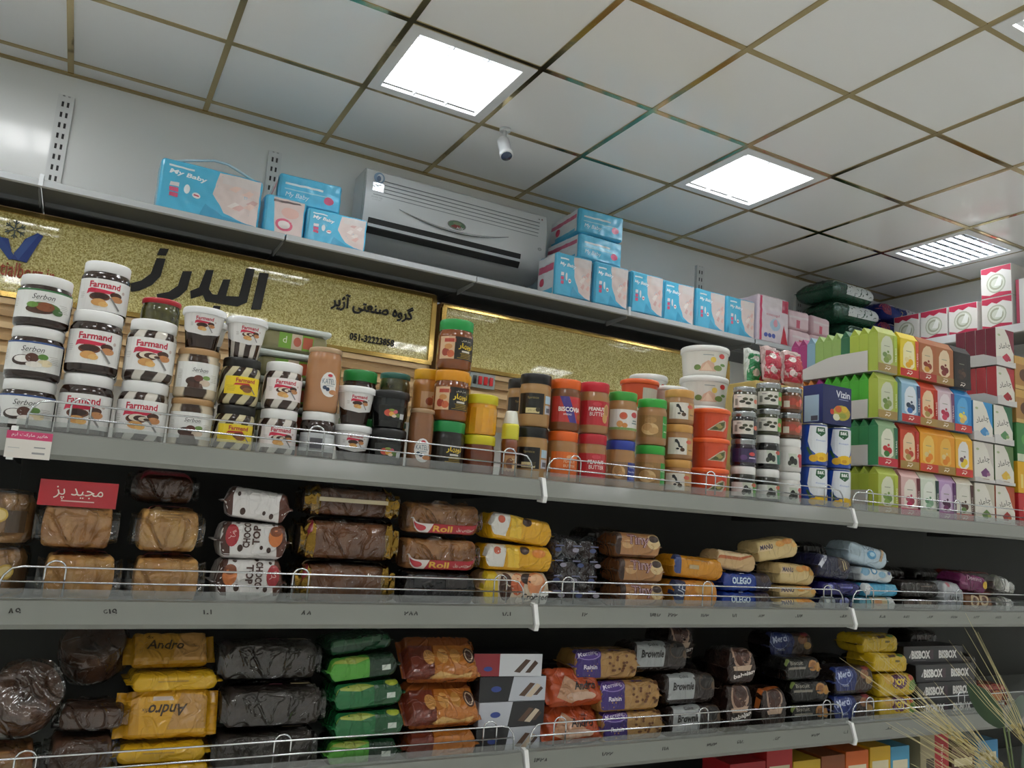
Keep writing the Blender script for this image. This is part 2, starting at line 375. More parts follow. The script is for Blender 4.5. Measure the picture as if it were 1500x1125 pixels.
# ------------------------------------------------------------------ gold sign panels on the wall
def glitter():
    m, N, L, p = nmat('gold_glitter'); tc = N.new('ShaderNodeTexCoord'); v = N.new('ShaderNodeTexVoronoi'); v.inputs['Scale'].default_value = 190
    L.new(tc.outputs['Object'], v.inputs[0]); rp = N.new('ShaderNodeValToRGB'); L.new(v.outputs['Color'], rp.inputs[0])
    rp.color_ramp.elements[0].color = lin('#bba650'); rp.color_ramp.elements[1].color = lin('#f6eca4'); rp.color_ramp.elements[0].position = 0.2; rp.color_ramp.elements[1].position = 0.8
    nm = N.new('ShaderNodeBump'); nm.inputs['Strength'].default_value = 0.8; nm.inputs['Distance'].default_value = 0.003; L.new(v.outputs['Distance'], nm.inputs['Height'])
    L.new(rp.outputs[0], p.inputs['Base Color']); L.new(nm.outputs[0], p.inputs['Normal'])
    p.inputs['Metallic'].default_value = 0.1; p.inputs['Roughness'].default_value = 0.5; p.inputs['Coat Weight'].default_value = 1.0; p.inputs['Coat Roughness'].default_value = 0.03
    return m
gl = glitter(); frame_m = mat('#bf9f5c', 0.12, metal=1.0, bump=0.15, bscale=12)

panels = [('sign_panel', -0.62, 1.845, 2.33, 2.675, 'gold glitter sign panel with black lettering on the wall'),
          ('sign_panel', 1.93, 3.96, 2.335, 2.64, 'plain gold glitter panel on the wall right of lettered sign')]
SIGNS = []
KS = (4.006+PY)/(4.006-0.06)     # the panels' layout was measured for a plane slightly nearer
def ks(x, z): return 0.28+(x-0.28)*KS, 1.552+(z-1.552)*KS
for nm, x0, x1, z0, z1, lab in panels:
    (x0, z0), (x1, z1) = ks(x0, z0), ks(x1, z1)
    t = thing(nm, lab, 'sign', (x0, PY, z0), 'gold wall panels', rot=(math.radians(-1.2), 0, 0)); W = x1-x0; H = z1-z0; SIGNS.append((t, x0, z0))
    ob('gold_sheet', MB().box(0, 0, 0, W, 0.012, H).me('gold_sheet', gl), t)
    for k, a in enumerate(((-0.02, -0.022, W+0.02, 0.0), (-0.02, H, W+0.02, H+0.018), (-0.025, 0, 0.0, H), (W, 0, W+0.025, H))):
        ob('gold_frame', MB().box(a[0], -0.014, a[1], a[2], 0.012, a[3]).me('gold_frame', frame_m), t)
    b = ob('backing_board', MB().box(-0.02, 0.013, -0.3, W+0.02, 0.24, H+0.03).me('backing_board', mat('#c9a878', 0.4)), t)
    for k in range(5):
        ob('vent_slat', MB().box(0.0, -0.006, -0.05-0.05*k, W, 0.012, -0.025-0.05*k).me('vent_slat', mat('#d8b98a' if k % 2 == 0 else '#b08d5e', 0.3, coat=0.3)), t)
t, sx, sz = SIGNS[0]
def sign_text(name, items, th=0.008):
    me = art(name, items, (lambda x, y, l: Vector((ks(x, y)[0]-sx, -0.001-l, ks(x, y)[1]-sz))), INK, step=0)
    bm = bmesh.new(); bm.from_mesh(me); g = bmesh.ops.extrude_face_region(bm, geom=bm.faces[:])
    for v in g['geom']:
        if isinstance(v, bmesh.types.BMVert): v.co.y -= th
    bmesh.ops.recalc_face_normals(bm, faces=bm.faces); bm.to_mesh(me); bm.free(); return ob(name, me, t)
BK = '#0d0d0c'
# the big word, drawn stroke by stroke: alef, lam-beh, reh, zeh
sign_text('sign_letter', [P([(932, 2628), (976, 2633), (958, 2447), (914, 2440)], BK)])
sign_text('sign_letter', [P([(868, 2636), (908, 2640), (890, 2470), (850, 2442), (705, 2440), (690, 2468), (640, 2440), (632, 2475), (668, 2500), (688, 2590), (722, 2596), (712, 2500), (730, 2478), (752, 2480), (770, 2560), (802, 2566), (792, 2482), (850, 2490)], BK)])
sign_text('sign_letter', [P([(742, 2425), (774, 2428), (770, 2398), (738, 2395)], BK)])
sign_text('sign_letter', [P([(588, 2562), (628, 2570), (618, 2480), (588, 2438), (545, 2408), (505, 2396), (492, 2432), (540, 2452), (576, 2490)], BK)])
sign_text('sign_letter', [P([(470, 2600), (508, 2606), (498, 2520), (466, 2470), (420, 2436), (386, 2424), (374, 2458), (420, 2482), (455, 2522)], BK)])
sign_text('sign_letter', [P([(478, 2650), (516, 2655), (508, 2622), (470, 2617)], BK)])
sign_text('sign_small_text', [T('گروه صنعتی آژیر', 1520, 2560, 92, BK, 445, b=0.02)])
sign_text('sign_phone_number', [T('051-32223858', 1530, 2392, 36, BK, 240, b=0.01)])
sign_text('sign_web_address', [T('oudatialborz.ir', -70, 2430, 62, '#b5502c', 300)])
sign_text('sign_logo', [P([(-330, 2600), (-250, 2600), (-170, 2500), (-190, 2470), (-230, 2510)], '#1d3f8e'), P([(-165, 2560), (-120, 2500), (-80, 2470), (-95, 2520), (-110, 2560)], '#1d3f8e'),
    P([(-185, 2570), (-150, 2575), (-68, 2478), (-95, 2470)], '#2a4c96'), P([(-88, 2474), (-30, 2470), (14, 2600), (-8, 2608), (-50, 2572)], '#1d3f8e'), P([(-82, 2500), (-62, 2474), (0, 2606), (-40, 2580)], '#3558a4')])
fl = []
for k in range(6):
    a = math.radians(60*k+30); c, s = math.cos(a), math.sin(a); q = lambda r, o: (-92+r*c-o*s, 2607+r*s+o*c)
    fl += [P([q(4, -2.5), q(40, -2.5), q(40, 2.5), q(4, 2.5)], '#4f5a52'), P([q(20, 0), q(34, 12), q(36, 9), q(24, -1)], '#4f5a52'), P([q(20, 0), q(24, 1), q(36, -9), q(34, -12)], '#4f5a52')]
sign_text('sign_snowflake', fl, 0.004)
t = thing('switch_plate', 'small grey plate with red rocker switches under gold panel', 'switch', (2.045, PY-0.022, 2.205))
ob('plate', rbox('plate', 0.15, 0.012, 0.08, mat('#9aa3a0', 0.4), 0.003), t, (0.075, 0.006, 0))
for k in range(4): ob('rocker_switch', rbox('rocker_switch', 0.02, 0.012, 0.045, mat('#2a2f2c' if k == 0 else '#c8282c', 0.3, emit=0.0), 0.002), t, (0.025+0.033*k, -0.004, 0.018))
# ------------------------------------------------------------------ gondola: three shelving bays
DECKS = [(1.628, 1.588, 1.634, 'upper'), (1.352, 1.318, 1.364, 'middle'), (1.056, 1.022, 1.068, 'lower')]
chrome = mat('#d5d8da', 0.16, metal=1.0); acryl = film_mat('#eef1f0', 0.16, 0.5, 0.15, 6)
NUM = {1: [(.223, '.۸۹'), (.362, '۶۱۹'), (.516, '۱۰۱'), (.687, '.۸۵'), (.897, '۲۵۵'), (1.111, '۷۰۱'), (1.304, '.۱۲'), (1.502, '۷۹۷'), (1.554, '۲۲۲'), (1.653, '۱۷۳'), (1.747, '.۷۱'), (1.837, '.۵۳'), (1.972, '۰۷۴'), (2.14, '۰۸۴'),
           (2.297, '۸۰۵'), (2.4, '۵۸۱'), (2.506, '۰۵۴'), (2.618, '۵۷۳'), (2.727, '۵۲۲'), (2.838, '۵۷۵'), (2.947, '۵۱')],
       2: [(1.217, '۱۴۲۸'), (1.386, '۷۲۲'), (1.548, '۱۱۵'), (1.687, '۳۷۳'), (1.778, '۶۷۰'), (1.899, '۰۶۲'), (2.037, '۴۷۳'), (2.15, '۶۰۱'), (2.324, '۰۵۸'), (2.5, '۰۵۲')]}
for bi, x0 in enumerate((-0.822, 0.178, 1.178, 2.178, 3.178)):
    w_ = ('at the far left, mostly outside the picture', 'on the left holding spread jars', 'in the middle holding orange tubs', 'on the right holding tea cartons', 'at the far right, cut by the frame')[bi]
    bay = thing('shelving_bay', 'grey metal shelving bay '+w_, 'shelving', (x0, YF, 0), 'gondola shelving bays'); L = 1.0
    ob('back_panel', MB().box(0.0002, 0.475, 0.1, L-0.0002, 0.485, 1.602).me('back_panel', mat('#484946', 0.6)), bay)
    ob('plinth', MB().box(0.002, 0.03, 0, L-0.002, 0.47, 0.1).me('plinth', mat('#b9bbb8', 0.4)), bay)
    ob('upright_post', MB().box(0.001, 0.487, 0, 0.03, 0.53, 1.6).me('upright_post', mat('#aeb0ae', 0.4)), bay)
    for di, (zt, zl, zh, nm) in enumerate(DECKS+[(0.78, 0.745, 0.79, 'base'), (0.44, 0.4, 0.45, 'floor')]):
        sh = ob('shelf', MB().box(0.003, 0.02, zt-0.025, L-0.003, 0.47, zt).me('shelf', SHELFW), bay)
        if di == 4: continue
        ob('front_lip', MB().prism([(0.014, zh), (0.002, zh-0.003), (-0.01, zl+0.008), (-0.006, zl), (0.018, zl), (0.018, zh)], 0.003, L-0.003).me('front_lip', mat('#7b7d76', 0.38, coat=0.12)), sh)
        ob('end_bracket', MB().prism([(0.02, zt-0.025), (0.46, zt-0.025), (0.46, zt-0.045), (0.40, zt-0.045), (0.02, zt-0.032)], L-0.005, L-0.002).me('end_bracket', mat('#454643', 0.5)), sh)  # bracket colour darkened to imitate shade under the deck
        if di == 3: continue
        ob('price_strip', MB().box(0.006, 0.003, zh, L-0.006, 0.0045, zh+0.016).me('price_strip', acryl), sh)
        ob('joint_cap', MB().prism([(0.016, zh+0.004), (0.0, zh+0.002), (-0.013, zl+0.008), (-0.009, zl-0.006), (0.016, zl-0.004)], 0.0005, 0.010).me('joint_cap', mat('#e6e7e4', 0.3)), sh)
        b = MB(); zb = zh+0.002; yy = 0.012; z1, z2 = zh+0.026, zh+0.05
        pts = [(0.02, yy, zb), (0.02, yy, z1), (0.024, yy, z2-0.014), (0.034, yy, z2-0.003), (0.05, yy, z2), (L-0.05, yy, z2), (L-0.034, yy, z2-0.003), (L-0.024, yy, z2-0.014), (L-0.02, yy, z1), (L-0.02, yy, zb)]
        b.tube(pts, 0.0018); b.tube([(0.02, yy, z1), (L-0.02, yy, z1)], 0.0018)
        ob('wire_guard', b.me('wire_guard', chrome, True), sh)
        for hx in (0.095, 0.5, 0.925):
            h = MB().tube([(hx-0.015, yy+0.004, zb), (hx-0.015, yy+0.004, z2-0.004)]+[(hx-0.015*math.cos(math.pi*k/8), yy+0.004, z2-0.004+0.014*math.sin(math.pi*k/8)) for k in range(1, 8)]+[(hx+0.015, yy+0.004, z2-0.004), (hx+0.015, yy+0.004, zb)], 0.0018)
            ob('wire_hairpin', h.me('wire_hairpin', chrome, True), sh)
        for X, s in NUM.get(di, []):
            if x0 <= X < x0+1:
                nx = Vector((0, -0.93, 0.36))
                me = art('handwritten_number', [T(s, 0, 0, 14, '#22221f', None, b=0.012, rot=random.Random(X).uniform(-6, 6))], plane_map((X-x0, -0.0045, (zl+zh)/2+0.003), (1, 0, 0), (0, -0.31, 0.95)), INK, step=0)
                ob('handwritten_number', me, sh)
t = thing('price_tag', 'white price tag with pink header on the upper shelf lip', 'price tag', (0.207, YF-0.0155, 1.607))
mp = plane_map((0, 0, 0), (1, 0, 0), (0, -0.25, 0.968))
ob('tag_card', art('tag_card', [R(-32, -22, 32, 22, '#e9e4dc'), R(-32, 9, 32, 22, '#d84a78'), T('هایپر مارکت ارم', 0, 15.5, 7, '#ffffff', 50), R(8, -4, 24, -2, '#999999'), R(6, -14, 24, -11, '#999999'), R(-28, -6, -12, -5, '#bbbbbb')], mp, INK, step=0), t)

# ------------------------------------------------------------------ kinds of goods (each built once, copies share the meshes)
KIND = {}
def kind(key, name, cat, desc, parts, h, group=None):
    KIND[key] = dict(name=name, cat=cat, desc=desc, parts=parts, h=h, group=group)   # parts: (name, mesh, parent index or None, label)
def place(key, x, y, z, label, rz=0.0, rx=0.0, ry=0.0, group=None):
    k = KIND[key]
    t = thing(k['name'], label, k['cat'], (x, y, z), group or k['group'], (math.radians(rx), math.radians(ry), math.radians(rz)))
    made = []
    for nm, me, par, lab in k['parts']:
        made.append(ob(nm, me, made[par] if par is not None else t, None, lab))
    return t
POS = {1: [''], 2: ['lower', 'upper'], 3: ['bottom', 'middle', 'top'], 4: ['bottom', 'second', 'third', 'top'], 5: ['bottom', 'second', 'middle', 'fourth', 'top'], 6: ['bottom', 'second', 'third', 'fourth', 'fifth', 'top'], 7: ['bottom', 'second lowest', 'third up', 'middle', 'fifth up', 'second highest', 'top']}
rnd = random.Random(7)
def column(x, y, z, keys, wh, rz=None, dx=None, dy=None, group=None, ry=None):
    n = len(keys); same = {}
    for k in keys: same[KIND[k]['desc']] = same.get(KIND[k]['desc'], 0)+1
    for i, k in enumerate(keys):
        d = KIND[k]['desc']; lab = d+', '+((POS[n][i]+', ') if n > 1 else '')+wh
        a = (rz[i] if isinstance(rz, (list, tuple)) else rz) if rz is not None else rnd.uniform(-4, 4)
        place(k, x+(dx[i] if dx else 0), y+(dy[i] if dy else 0), z+(abs(math.sin(math.radians(ry[i])))*.06 if ry else 0), lab, a, 0, ry[i] if ry else 0, group=group); z += KIND[k]['h']+0.0006

# --- round jars and tubs
def jar(key, name, desc, r, h, lh, lid_c, body_m, lab=None, lz=None, lr=None, shape='jar', rib=0, lidm=None, cat='jar', r0=None, facet=0, extra=None, group=None, lidlab=None, step=8.0, rot=0.0, lrough=0.35):
    lr = lr or r*0.93; parts = []
    if shape == 'jar':
        hb = h-lh; prof = [(r*0.80, 0.0), (r*0.93, 0.001), (r*0.985, 0.005), (r, 0.012), (r, hb-0.016), (r*0.985, hb-0.009), (r*0.93, hb-0.003), (lr*0.95, hb), (lr*0.94, hb+lh*0.5)]
        rf = lambda z: r
    else:
        r0 = r0 or r*0.84; hb = h-lh; prof = [(r0*0.9, 0.0), (r0*0.98, 0.001), (r0, 0.005), (r, hb), (r*0.98, hb+lh*0.4)]
        rf = lambda z: r0+(r-r0)*z/hb
    mod = (lambda i, j: 1.0-(0.05 if i % 2 else 0)*(1 if 3 <= j <= len(prof)-5 else 0)) if facet else None
    b = MB().lathe(prof, 32, mod=mod); bm_ = b.me('jar_body', body_m, True); 
    if facet: sharp(bm_, 12)
    parts.append(('jar_body' if shape == 'jar' else 'tub_body', bm_, None, None))
    if lab:
        parts.append(('paper_label', art('paper_label', lab, cyl_map(rf, lz, rot), GLOSS, step), None, None))
    lm = lidm or mat(lid_c, lrough, coat=0.1); z0 = h-lh
    if shape == 'jar':
        lp = [(lr*0.97, z0), (lr, z0+0.002), (lr, h-0.003), (lr*0.97, h-0.0008), (lr*0.9, h)]
    else:
        lp = [(lr*0.985, z0), (lr, z0+0.001), (lr, h-0.004), (lr*0.97, h-0.001), (lr*0.93, h), (lr*0.88, h-0.0015), (0.0005, h-0.0015)]
    mod = (lambda i, j: (1.0 if i % 2 else 0.985)) if rib else None
    parts.append(('lid', sharp(MB().lathe(lp, 72 if rib else 36, mod=mod).me('lid', lm, True), 50), None, lidlab))
    for e in extra or []: parts.append(e)
    kind(key, name, cat, desc, parts, h, group)
choc = mat('#2b1a12', 0.18, coat=0.7); peanut = mat('#a97b4c', 0.3, coat=0.5, var=0.15, vscale=30); amber = mat('#8a4a1c', 0.15, coat=0.8, var=0.3, vscale=20)
GREY = '#b9b6b0'; RED = '#c4263e'
def farm_lab(bg='#ecebe8', wd=112, ht=60, s=1.0, swirl=False, txt='Farmand'):
    a = [R(-wd/2, -ht/2, wd/2, ht/2, bg), T(txt, -1*s, 19*s, 12*s, '#c01f3c', 54*s, b=0.03),
         P([(-30*s, 10*s), (-24*s, 12*s), (8*s, 9*s), (18*s, 9*s), (10*s, 3*s), (-26*s, 3*s), (-32*s, 0)], '#cf2748'),
         E(-8*s, -4*s, 18*s, 8*s, '#6b3a22'), E(-8*s, -3*s, 15*s, 5.5*s, '#3a2016'), E(20*s, 2*s, 11*s, 6*s, '#4a2a1c'), E(22*s, -5*s, 12*s, 6*s, '#c98a56'),
         E(-8*s, -15*s, 13*s, 7*s, '#d9a05c'), E(0, -18*s, 8*s, 5*s, '#e2b46c'), P([(8*s, -3*s), (12*s, -3*s), (30*s, -24*s), (27*s, -26*s)], '#8c8a88'), E(33*s, 10*s, 3*s, 3*s, '#c9b7b0')]
    if swirl:
        for k in range(4): a += [E(-6*s+k*5*s, -2*s-k*0.8*s, (14-3*k)*s, (6.5-1.4*k)*s, '#e9dcc6' if k % 2 == 0 else '#4a2c1e')]
    return a+lines(-46*s, -34*s, 2*s, 4, 3.2*s, GREY)
def serb_lab(band, s=1.0, wd=110, ht=50, items=None):
    return [R(-wd/2, -ht/2, wd/2, ht/2, '#e8e8e4'), R(-wd/2, ht/2-3*s, wd/2, ht/2, band), T('Serbon', 0, 12*s, 9*s, '#2c2c28', 34*s, sh=0.3), R(-14*s, 5.5*s, 16*s, 6.2*s, GREY)]+(items or [])+lines(24*s, 44*s, 2, 5, 3, GREY)+lines(-50*s, -40*s, 8, 6, 3, GREY)
nut = [E(2, -6, 26, 9, '#5a7a3a'), E(-4, -10, 22, 8, '#4a2a1a'), E(4, -5, 14, 8, '#8a4e2c'), E(-16, -3, 9, 5, '#6f9a44'), E(24, -11, 9, 6, '#3f6a30')]
coco = [E(-14, -8, 18, 9, '#3b2a20'), E(-14, -6, 14, 6, '#efece6'), E(0, -3, 10, 8, '#5b3428'), E(16, 0, 8, 5, '#5d8a3c'), E(20, -10, 12, 6, '#e6d7b0'), E(4, -14, 12, 5, '#e9e4da')]
jar('serbon_green', 'spread_jar', 'dark spread jar with green-banded white label', .043, .0902, .019, '#e9e9e6', choc, serb_lab('#3f7a4a', items=nut), .038)
jar('serbon_blue', 'spread_jar', 'dark spread jar with blue-banded coconut label', .043, .0902, .019, '#e9e9e6', choc, serb_lab('#2f4f8c', items=coco), .038)
jar('farm', 'spread_jar', 'brown chocolate spread jar with white lid', .043, .1122, .021, '#ececea', choc, farm_lab(), .046)
jar('farm_stripe', 'spread_jar', 'striped chocolate and milk spread jar with white lid', .0425, .1125, .021, '#ececea', stripe_mat('#33221a', '#cfc9be', 7, 70), farm_lab(swirl=True), .047)
jar('serbon_gold', 'spread_jar', 'straight two-tone spread jar with tan gold lid', .038, .0925, .012, '#b08a5c', stripe_mat('#3a2619', '#d2c2a6', 3, 0), serb_lab('#e8e8e4', .8, 96, 48, [E(-10, -12, 14, 8, '#3b241a'), E(-2, -6, 8, 6, '#6b3a30'), E(12, -4, 7, 4, '#7a9a50'), E(10, -14, 10, 6, '#cdb9a4'), P([(-20, -24), (-18, -12), (4, -16), (8, -24)], '#4a2c20')]), .042, lr=.0375)
jar('farm_yellow', 'spread_jar', 'black-lidded striped spread jar with yellow label', .0375, .0902, .018, '#161513', stripe_mat('#2c1c12', '#c9bf98', 8, 110), [R(-36, -17, 36, 17, '#ecd019'), T('Farmand', 4, 10, 8, '#b32030', 36, b=.03), P([(-14, 4), (10, 5), (14, 1), (-18, 0)], '#c43226'), E(6, -4, 12, 6, '#6b3b1e'), E(8, -8, 9, 5, '#8d5a2c'), P([(16, -6), (18, -5), (26, -14), (24, -15)], '#777777')]+lines(-32, -12, -2, 4, 3, '#b79a20'), .036)
jar('farm_small', 'spread_jar', 'small striped spread jar with pinkish white label', .0375, .0922, .019, '#ececea', stripe_mat('#3a2820', '#d4cec4', 7, 90), farm_lab('#eee6e4', 84, 42, .72, True), .038)
def cup_lab(sw): return [P([(-58, 22), (58, 22), (56, -6), (34, -16), (0, -21), (-34, -16), (-56, -6)], '#e4e2df')]+[(i[0],)+tuple(i[1:]) for i in farm_lab('#e4e2df', 10, 10, .56, sw)[1:]]
jar('cup_brown', 'spread_cup', 'tapered chocolate spread cup with wide white lid', .036, .0785, .013, '#e8e9e8', choc, cup_lab(False), .046, lr=.0395, shape='tub', r0=.027, cat='cup')
jar('cup_stripe', 'spread_cup', 'tapered striped spread cup with wide white lid', .036, .0785, .013, '#e8e9e8', stripe_mat('#33221a', '#cfc9be', 9, 20), cup_lab(True), .046, lr=.0395, shape='tub', r0=.027, cat='cup')
glass = mat('#5a5a34', 0.1, coat=1.0, var=0.7, vscale=60, c2='#20241a')
jar('pickle', 'pickle_jar', 'green pickle jar with red metal lid', .036, .144, .011, '#b3222c', mat('#5d5a26', 0.1, coat=1.0, var=0.7, vscale=55, c2='#2a2c14'), None, lr=.036)
def kat_lab(): return [E(6, -2, 17, 24, '#e9e5e0'), E(8, -14, 15, 14, '#e9e5e0'), E(7, 15, 5, 3, '#c2303c'), T('KATELI', 6, 3, 10, '#55707c', 27), E(-2, -10, 4, 4, '#3c4c62'), E(4, -13, 4, 4, '#2f3f58'), E(16, -18, 9, 5, '#b77a4a'), R(0, -6, 16, -5, '#8aa0b0')]
jar('kateli_tall', 'spread_jar', 'tall peach-coloured glass spread jar with white emblem', .0345, .130, .010, '#b79a78', mat('#b07c52', 0.15, coat=0.9), kat_lab(), .058, lr=.0335)
jar('kateli_slim', 'spread_jar', 'slim brown glass spread jar with white emblem', .0268, .130, .009, '#a88a68', mat('#8a5c3c', 0.15, coat=0.9), kat_lab(), .045, lr=.0262, rot=-0.3)
jar('white_lid_dark', 'spread_jar', 'white-lidded dark jar with pale blue label', .035, .0965, .017, '#ececea', choc, [R(-48, -18, 48, 18, '#c9ccce'), R(-20, -16, 4, 8, '#5c5a60'), R(6, -8, 34, 10, '#dde0e0')]+lines(-44, -24, 8, 6, 4, '#9aa0a0'), .036)
jar('floral_tub', 'black_tub', 'round black lidded tub with small floral label', .0385, .079, .016, '#131414', mat('#101112', 0.25, coat=0.4), [P([(-30, 18), (30, 18), (28, -14), (-28, -14)], '#171a18'), E(-8, 2, 9, 7, '#c7503c'), E(0, 0, 7, 5, '#e2a84a'), E(6, 5, 5, 4, '#cf5b6a'), E(12, -2, 7, 4, '#5b7a3a'), E(-2, 8, 6, 2.5, '#8aa04a'), R(17, -9, 28, 2, '#c3c6c8'), E(4, -4, 5, 3, '#d9c6b0')], .03, lr=.041, shape='tub', r0=.033, cat='tub', rot=-0.15)
jar('green_lid_back', 'honey_jar', 'dark jar with bright green lid', .037, .103, .025, '#23863c', choc, None, lr=.0365)
jar('teal_lid_back', 'pickle_jar', 'dark green glass jar with teal metal lid', .034, .106, .013, '#2f6a5e', glass, None, lr=.0335)
def nobahar(): return [R(-46, -25, 46, 25, '#1d1a15'), R(-46, -25, -10, 25, '#d9b48c'), R(-34, 12, -8, 20, '#b8442e'), E(-30, -10, 9, 9, '#a33c28'), E(-18, -14, 8, 8, '#c9623a'), E(-24, 2, 9, 6, '#c98a4c'), T('عسل طبیعی', 16, 17, 6, '#e6e0d0', 24), T('نوبهار', 16, 4, 15, '#e7c436', 36, b=.03), R(6, -9, 26, -5, '#d8d4ca')]+lines(-4, 38, -12, 4, 3.4, '#c9a83c', 5)
jar('nobahar_yellow', 'honey_jar', 'honey jar with orange-yellow lid and black label', .039, .1105, .024, '#e0971c', amber, nobahar(), .047, lr=.0375, rot=-0.2)
jar('nobahar_green', 'honey_jar', 'honey jar with green lid and black label', .039, .112, .024, '#1f9a46', amber, nobahar(), .047, lr=.0375, rot=-0.2)
jar('nobahar_dark', 'honey_jar', 'black honey jar with green lid', .037, .1115, .024, '#1f8a46', mat('#15130f', 0.3, coat=0.4), nobahar()[:1]+nobahar()[7:], .046, lr=.0365, rot=-0.3)
jar('yellow_lid_back', 'honey_jar', 'pale honey jar with yellow lid', .033, .116, .024, '#e3a81c', mat('#b87a34', 0.2, coat=0.6), [R(-24, -18, 24, 18, '#d9a878'), E(-4, -4, 9, 9, '#a8502c'), E(8, 6, 8, 5, '#c9683a')], .046, lr=.032)
honey = mat('#c98414', 0.12, coat=0.9, var=0.35, vscale=25, c2='#e8a81e')
jar('honey_pet', 'honey_jar', 'ribbed clear honey jar with wavy yellow lid', .0365, .0895, .021, '#cfc31e', honey, None, lr=.0365, facet=1, rib=1)
jar('honey_pet_dark', 'honey_jar', 'reddish honey jar with wavy yellow lid', .0365, .0895, .021, '#cfc31e', mat('#6b3014', 0.15, coat=0.9), None, lr=.0365, rib=1)
sq = [('squeeze_bottle_body', MB().lathe([(.017, 0), (.0195, .002), (.0195, .012), (.0175, .03), (.0185, .05), (.0195, .078), (.018, .088), (.0165, .09)], 28).me('bottle_body', mat('#7a3c1a', .15, coat=.8), True), None, None),
      ('paper_label', art('paper_label', [R(-24, -18, 24, 18, '#b98a5a'), E(-6, 0, 9, 12, '#7a4a2a'), E(8, -4, 9, 11, '#d9b27c'), T('عسل', 2, 10, 7, '#f2e6c0', 16)], cyl_map(.0188, .034), GLOSS), None, None),
      ('cap', MB().lathe([(.0185, .088), (.0195, .09), (.0195, .118), (.0175, .124)], 28).me('cap', mat('#d6cf3a', .35, coat=.2), True), None, 'yellow cap'),
      ('over_cap', MB().lathe([(.0178, .122), (.018, .124), (.013, .150), (.011, .152)], 28).me('over_cap', mat('#dcdccf', .25, coat=.3), True), None, 'clear tapered over cap')]
sq[0] = ('bottle_body',)+sq[0][1:]
kind('squeeze', 'honey_bottle', 'bottle', 'small honey squeeze bottle with yellow cap', sq, .152)
jar('pb_black', 'peanut_butter_jar', 'tan peanut butter jar with ribbed black lid', .0365, .1225, .024, '#121211', mat('#a8814f', 0.3, coat=0.5), [R(-52, -24, 12, 24, '#14130f'), R(16, 2, 38, 20, '#a9c4d2'), R(16, -22, 38, -2, '#b4b8c0'), R(20, -18, 34, -8, '#5a5c66'), T('Sprttce', -14, 13, 7, '#a08c50', 26), R(-30, -22, 2, -10, '#d6c690'), E(-2, -14, 5, 5, '#3a3120'), T('کره بادام', -16, -16, 5, '#2a2418', 16)], .052, lr=.036, rib=1, rot=-0.25)
jar('bisco', 'spread_jar', 'biscuit spread jar with orange lid and purple stripe', .0365, .122, .023, '#e2641f', mat('#7a4a26', 0.3, coat=0.5), [R(-46, -30, 46, 30, '#c23a34'), P([(-24, 30), (-2, 30), (22, -30), (2, -30)], '#4a3a86'), E(12, 20, 10, 6, '#c42a36'), T('BISCOVIA', 2, 0, 11, '#f3efe6', 56, b=.03), T('SPREAD', -4, -12, 4, '#f3efe6', 20), E(32, -16, 10, 8, '#b0643a')], .05, lr=.0355, rot=-0.2)
jar('pb_orange', 'peanut_butter_jar', 'peanut butter jar with orange lid and label', .0365, .122, .023, '#e2641f', peanut, [R(-38, -32, 46, 26, '#dd6a22'), E(8, 14, 9, 5, '#e8a878'), T('PEANUT', 8, 4, 6, '#f0d0a8', 30), T('BUTTER', 8, -6, 6, '#f0d0a8', 30), R(-44, -18, -40, 12, '#dddddd')], .048, lr=.0355, rot=-0.25)
def pb_red(pod): return [R(-46, -30, 46, 28, '#bb2630'), E(0, 20, 11, 5, '#d0404c'), T('PEANUT', 0, 8, 9, '#f2e9e2', 40, b=.03), T('BUTTER', 2, -4, 9, '#f2e9e2', 38)]+([E(26, 6, 9, 16, '#c99a5c'), E(22, -12, 8, 12, '#c99a5c'), E(26, 6, 6, 12, '#b07f46')] if pod else [R(-14, -18, 22, -15, '#e8b0a8')])
jar('pb_red', 'peanut_butter_jar', 'red-lidded peanut butter jar with plain red label', .0365, .1245, .024, '#b92430', peanut, pb_red(False), .05, lr=.0355, rot=-0.3)
jar('pb_red_pod', 'peanut_butter_jar', 'red-lidded peanut butter jar with peanut pod picture', .0365, .124, .024, '#c02432', peanut, pb_red(True), .05, lr=.0355, rot=-0.3)
jar('nut_blue', 'peanut_butter_jar', 'peanut butter jar with blue lid and walnut picture', .036, .1185, .023, '#2c3f9c', peanut, [R(-30, -24, 46, 22, '#8a6a4a'), E(-10, -2, 16, 16, '#c9a06a'), E(-12, 2, 10, 10, '#a97c48'), E(-4, -8, 9, 8, '#b98a54'), R(12, -24, 46, 22, '#2d3b8e'), T('Family', 26, 10, 6, '#dfe3f0', 20), T('Peanut Butter', 26, 0, 4.5, '#dfe3f0', 24), R(16, -18, 36, -10, '#6070b8')], .044, lr=.035, rot=-0.4)
jar('pb_white_label', 'peanut_butter_jar', 'green-lidded spread jar with white nut label', .036, .118, .022, '#3f9c3a', peanut, [R(-46, -26, 46, 24, '#dedad4'), E(-8, 8, 10, 9, '#c06a4c'), R(-14, 4, -2, 14, '#c9583e'), E(22, 12, 10, 7, '#c23a3e'), E(-16, -12, 8, 8, '#d99a5a'), E(-4, -15, 7, 6, '#cf8a48'), R(-46, -26, 46, -20, '#7fa05a'), R(14, -10, 32, -7, '#7a8a8c'), R(16, -4, 30, -1, '#7a8a8c')], .05, lr=.035, rot=-0.35)
def walnut(): return [R(-44, -28, 46, 26, '#93703f'), E(-10, -8, 22, 15, '#d2b07a'), E(-16, -4, 12, 9, '#b98f58'), E(0, -12, 12, 8, '#c39a62'), E(-8, 14, 14, 8, '#a67f4a'), R(24, -28, 46, 26, '#2f9a3c'), T('Family', 33, 6, 6, '#e6f0dd', 16, rot=0), R(28, -14, 42, -11, '#d8e8cc')]
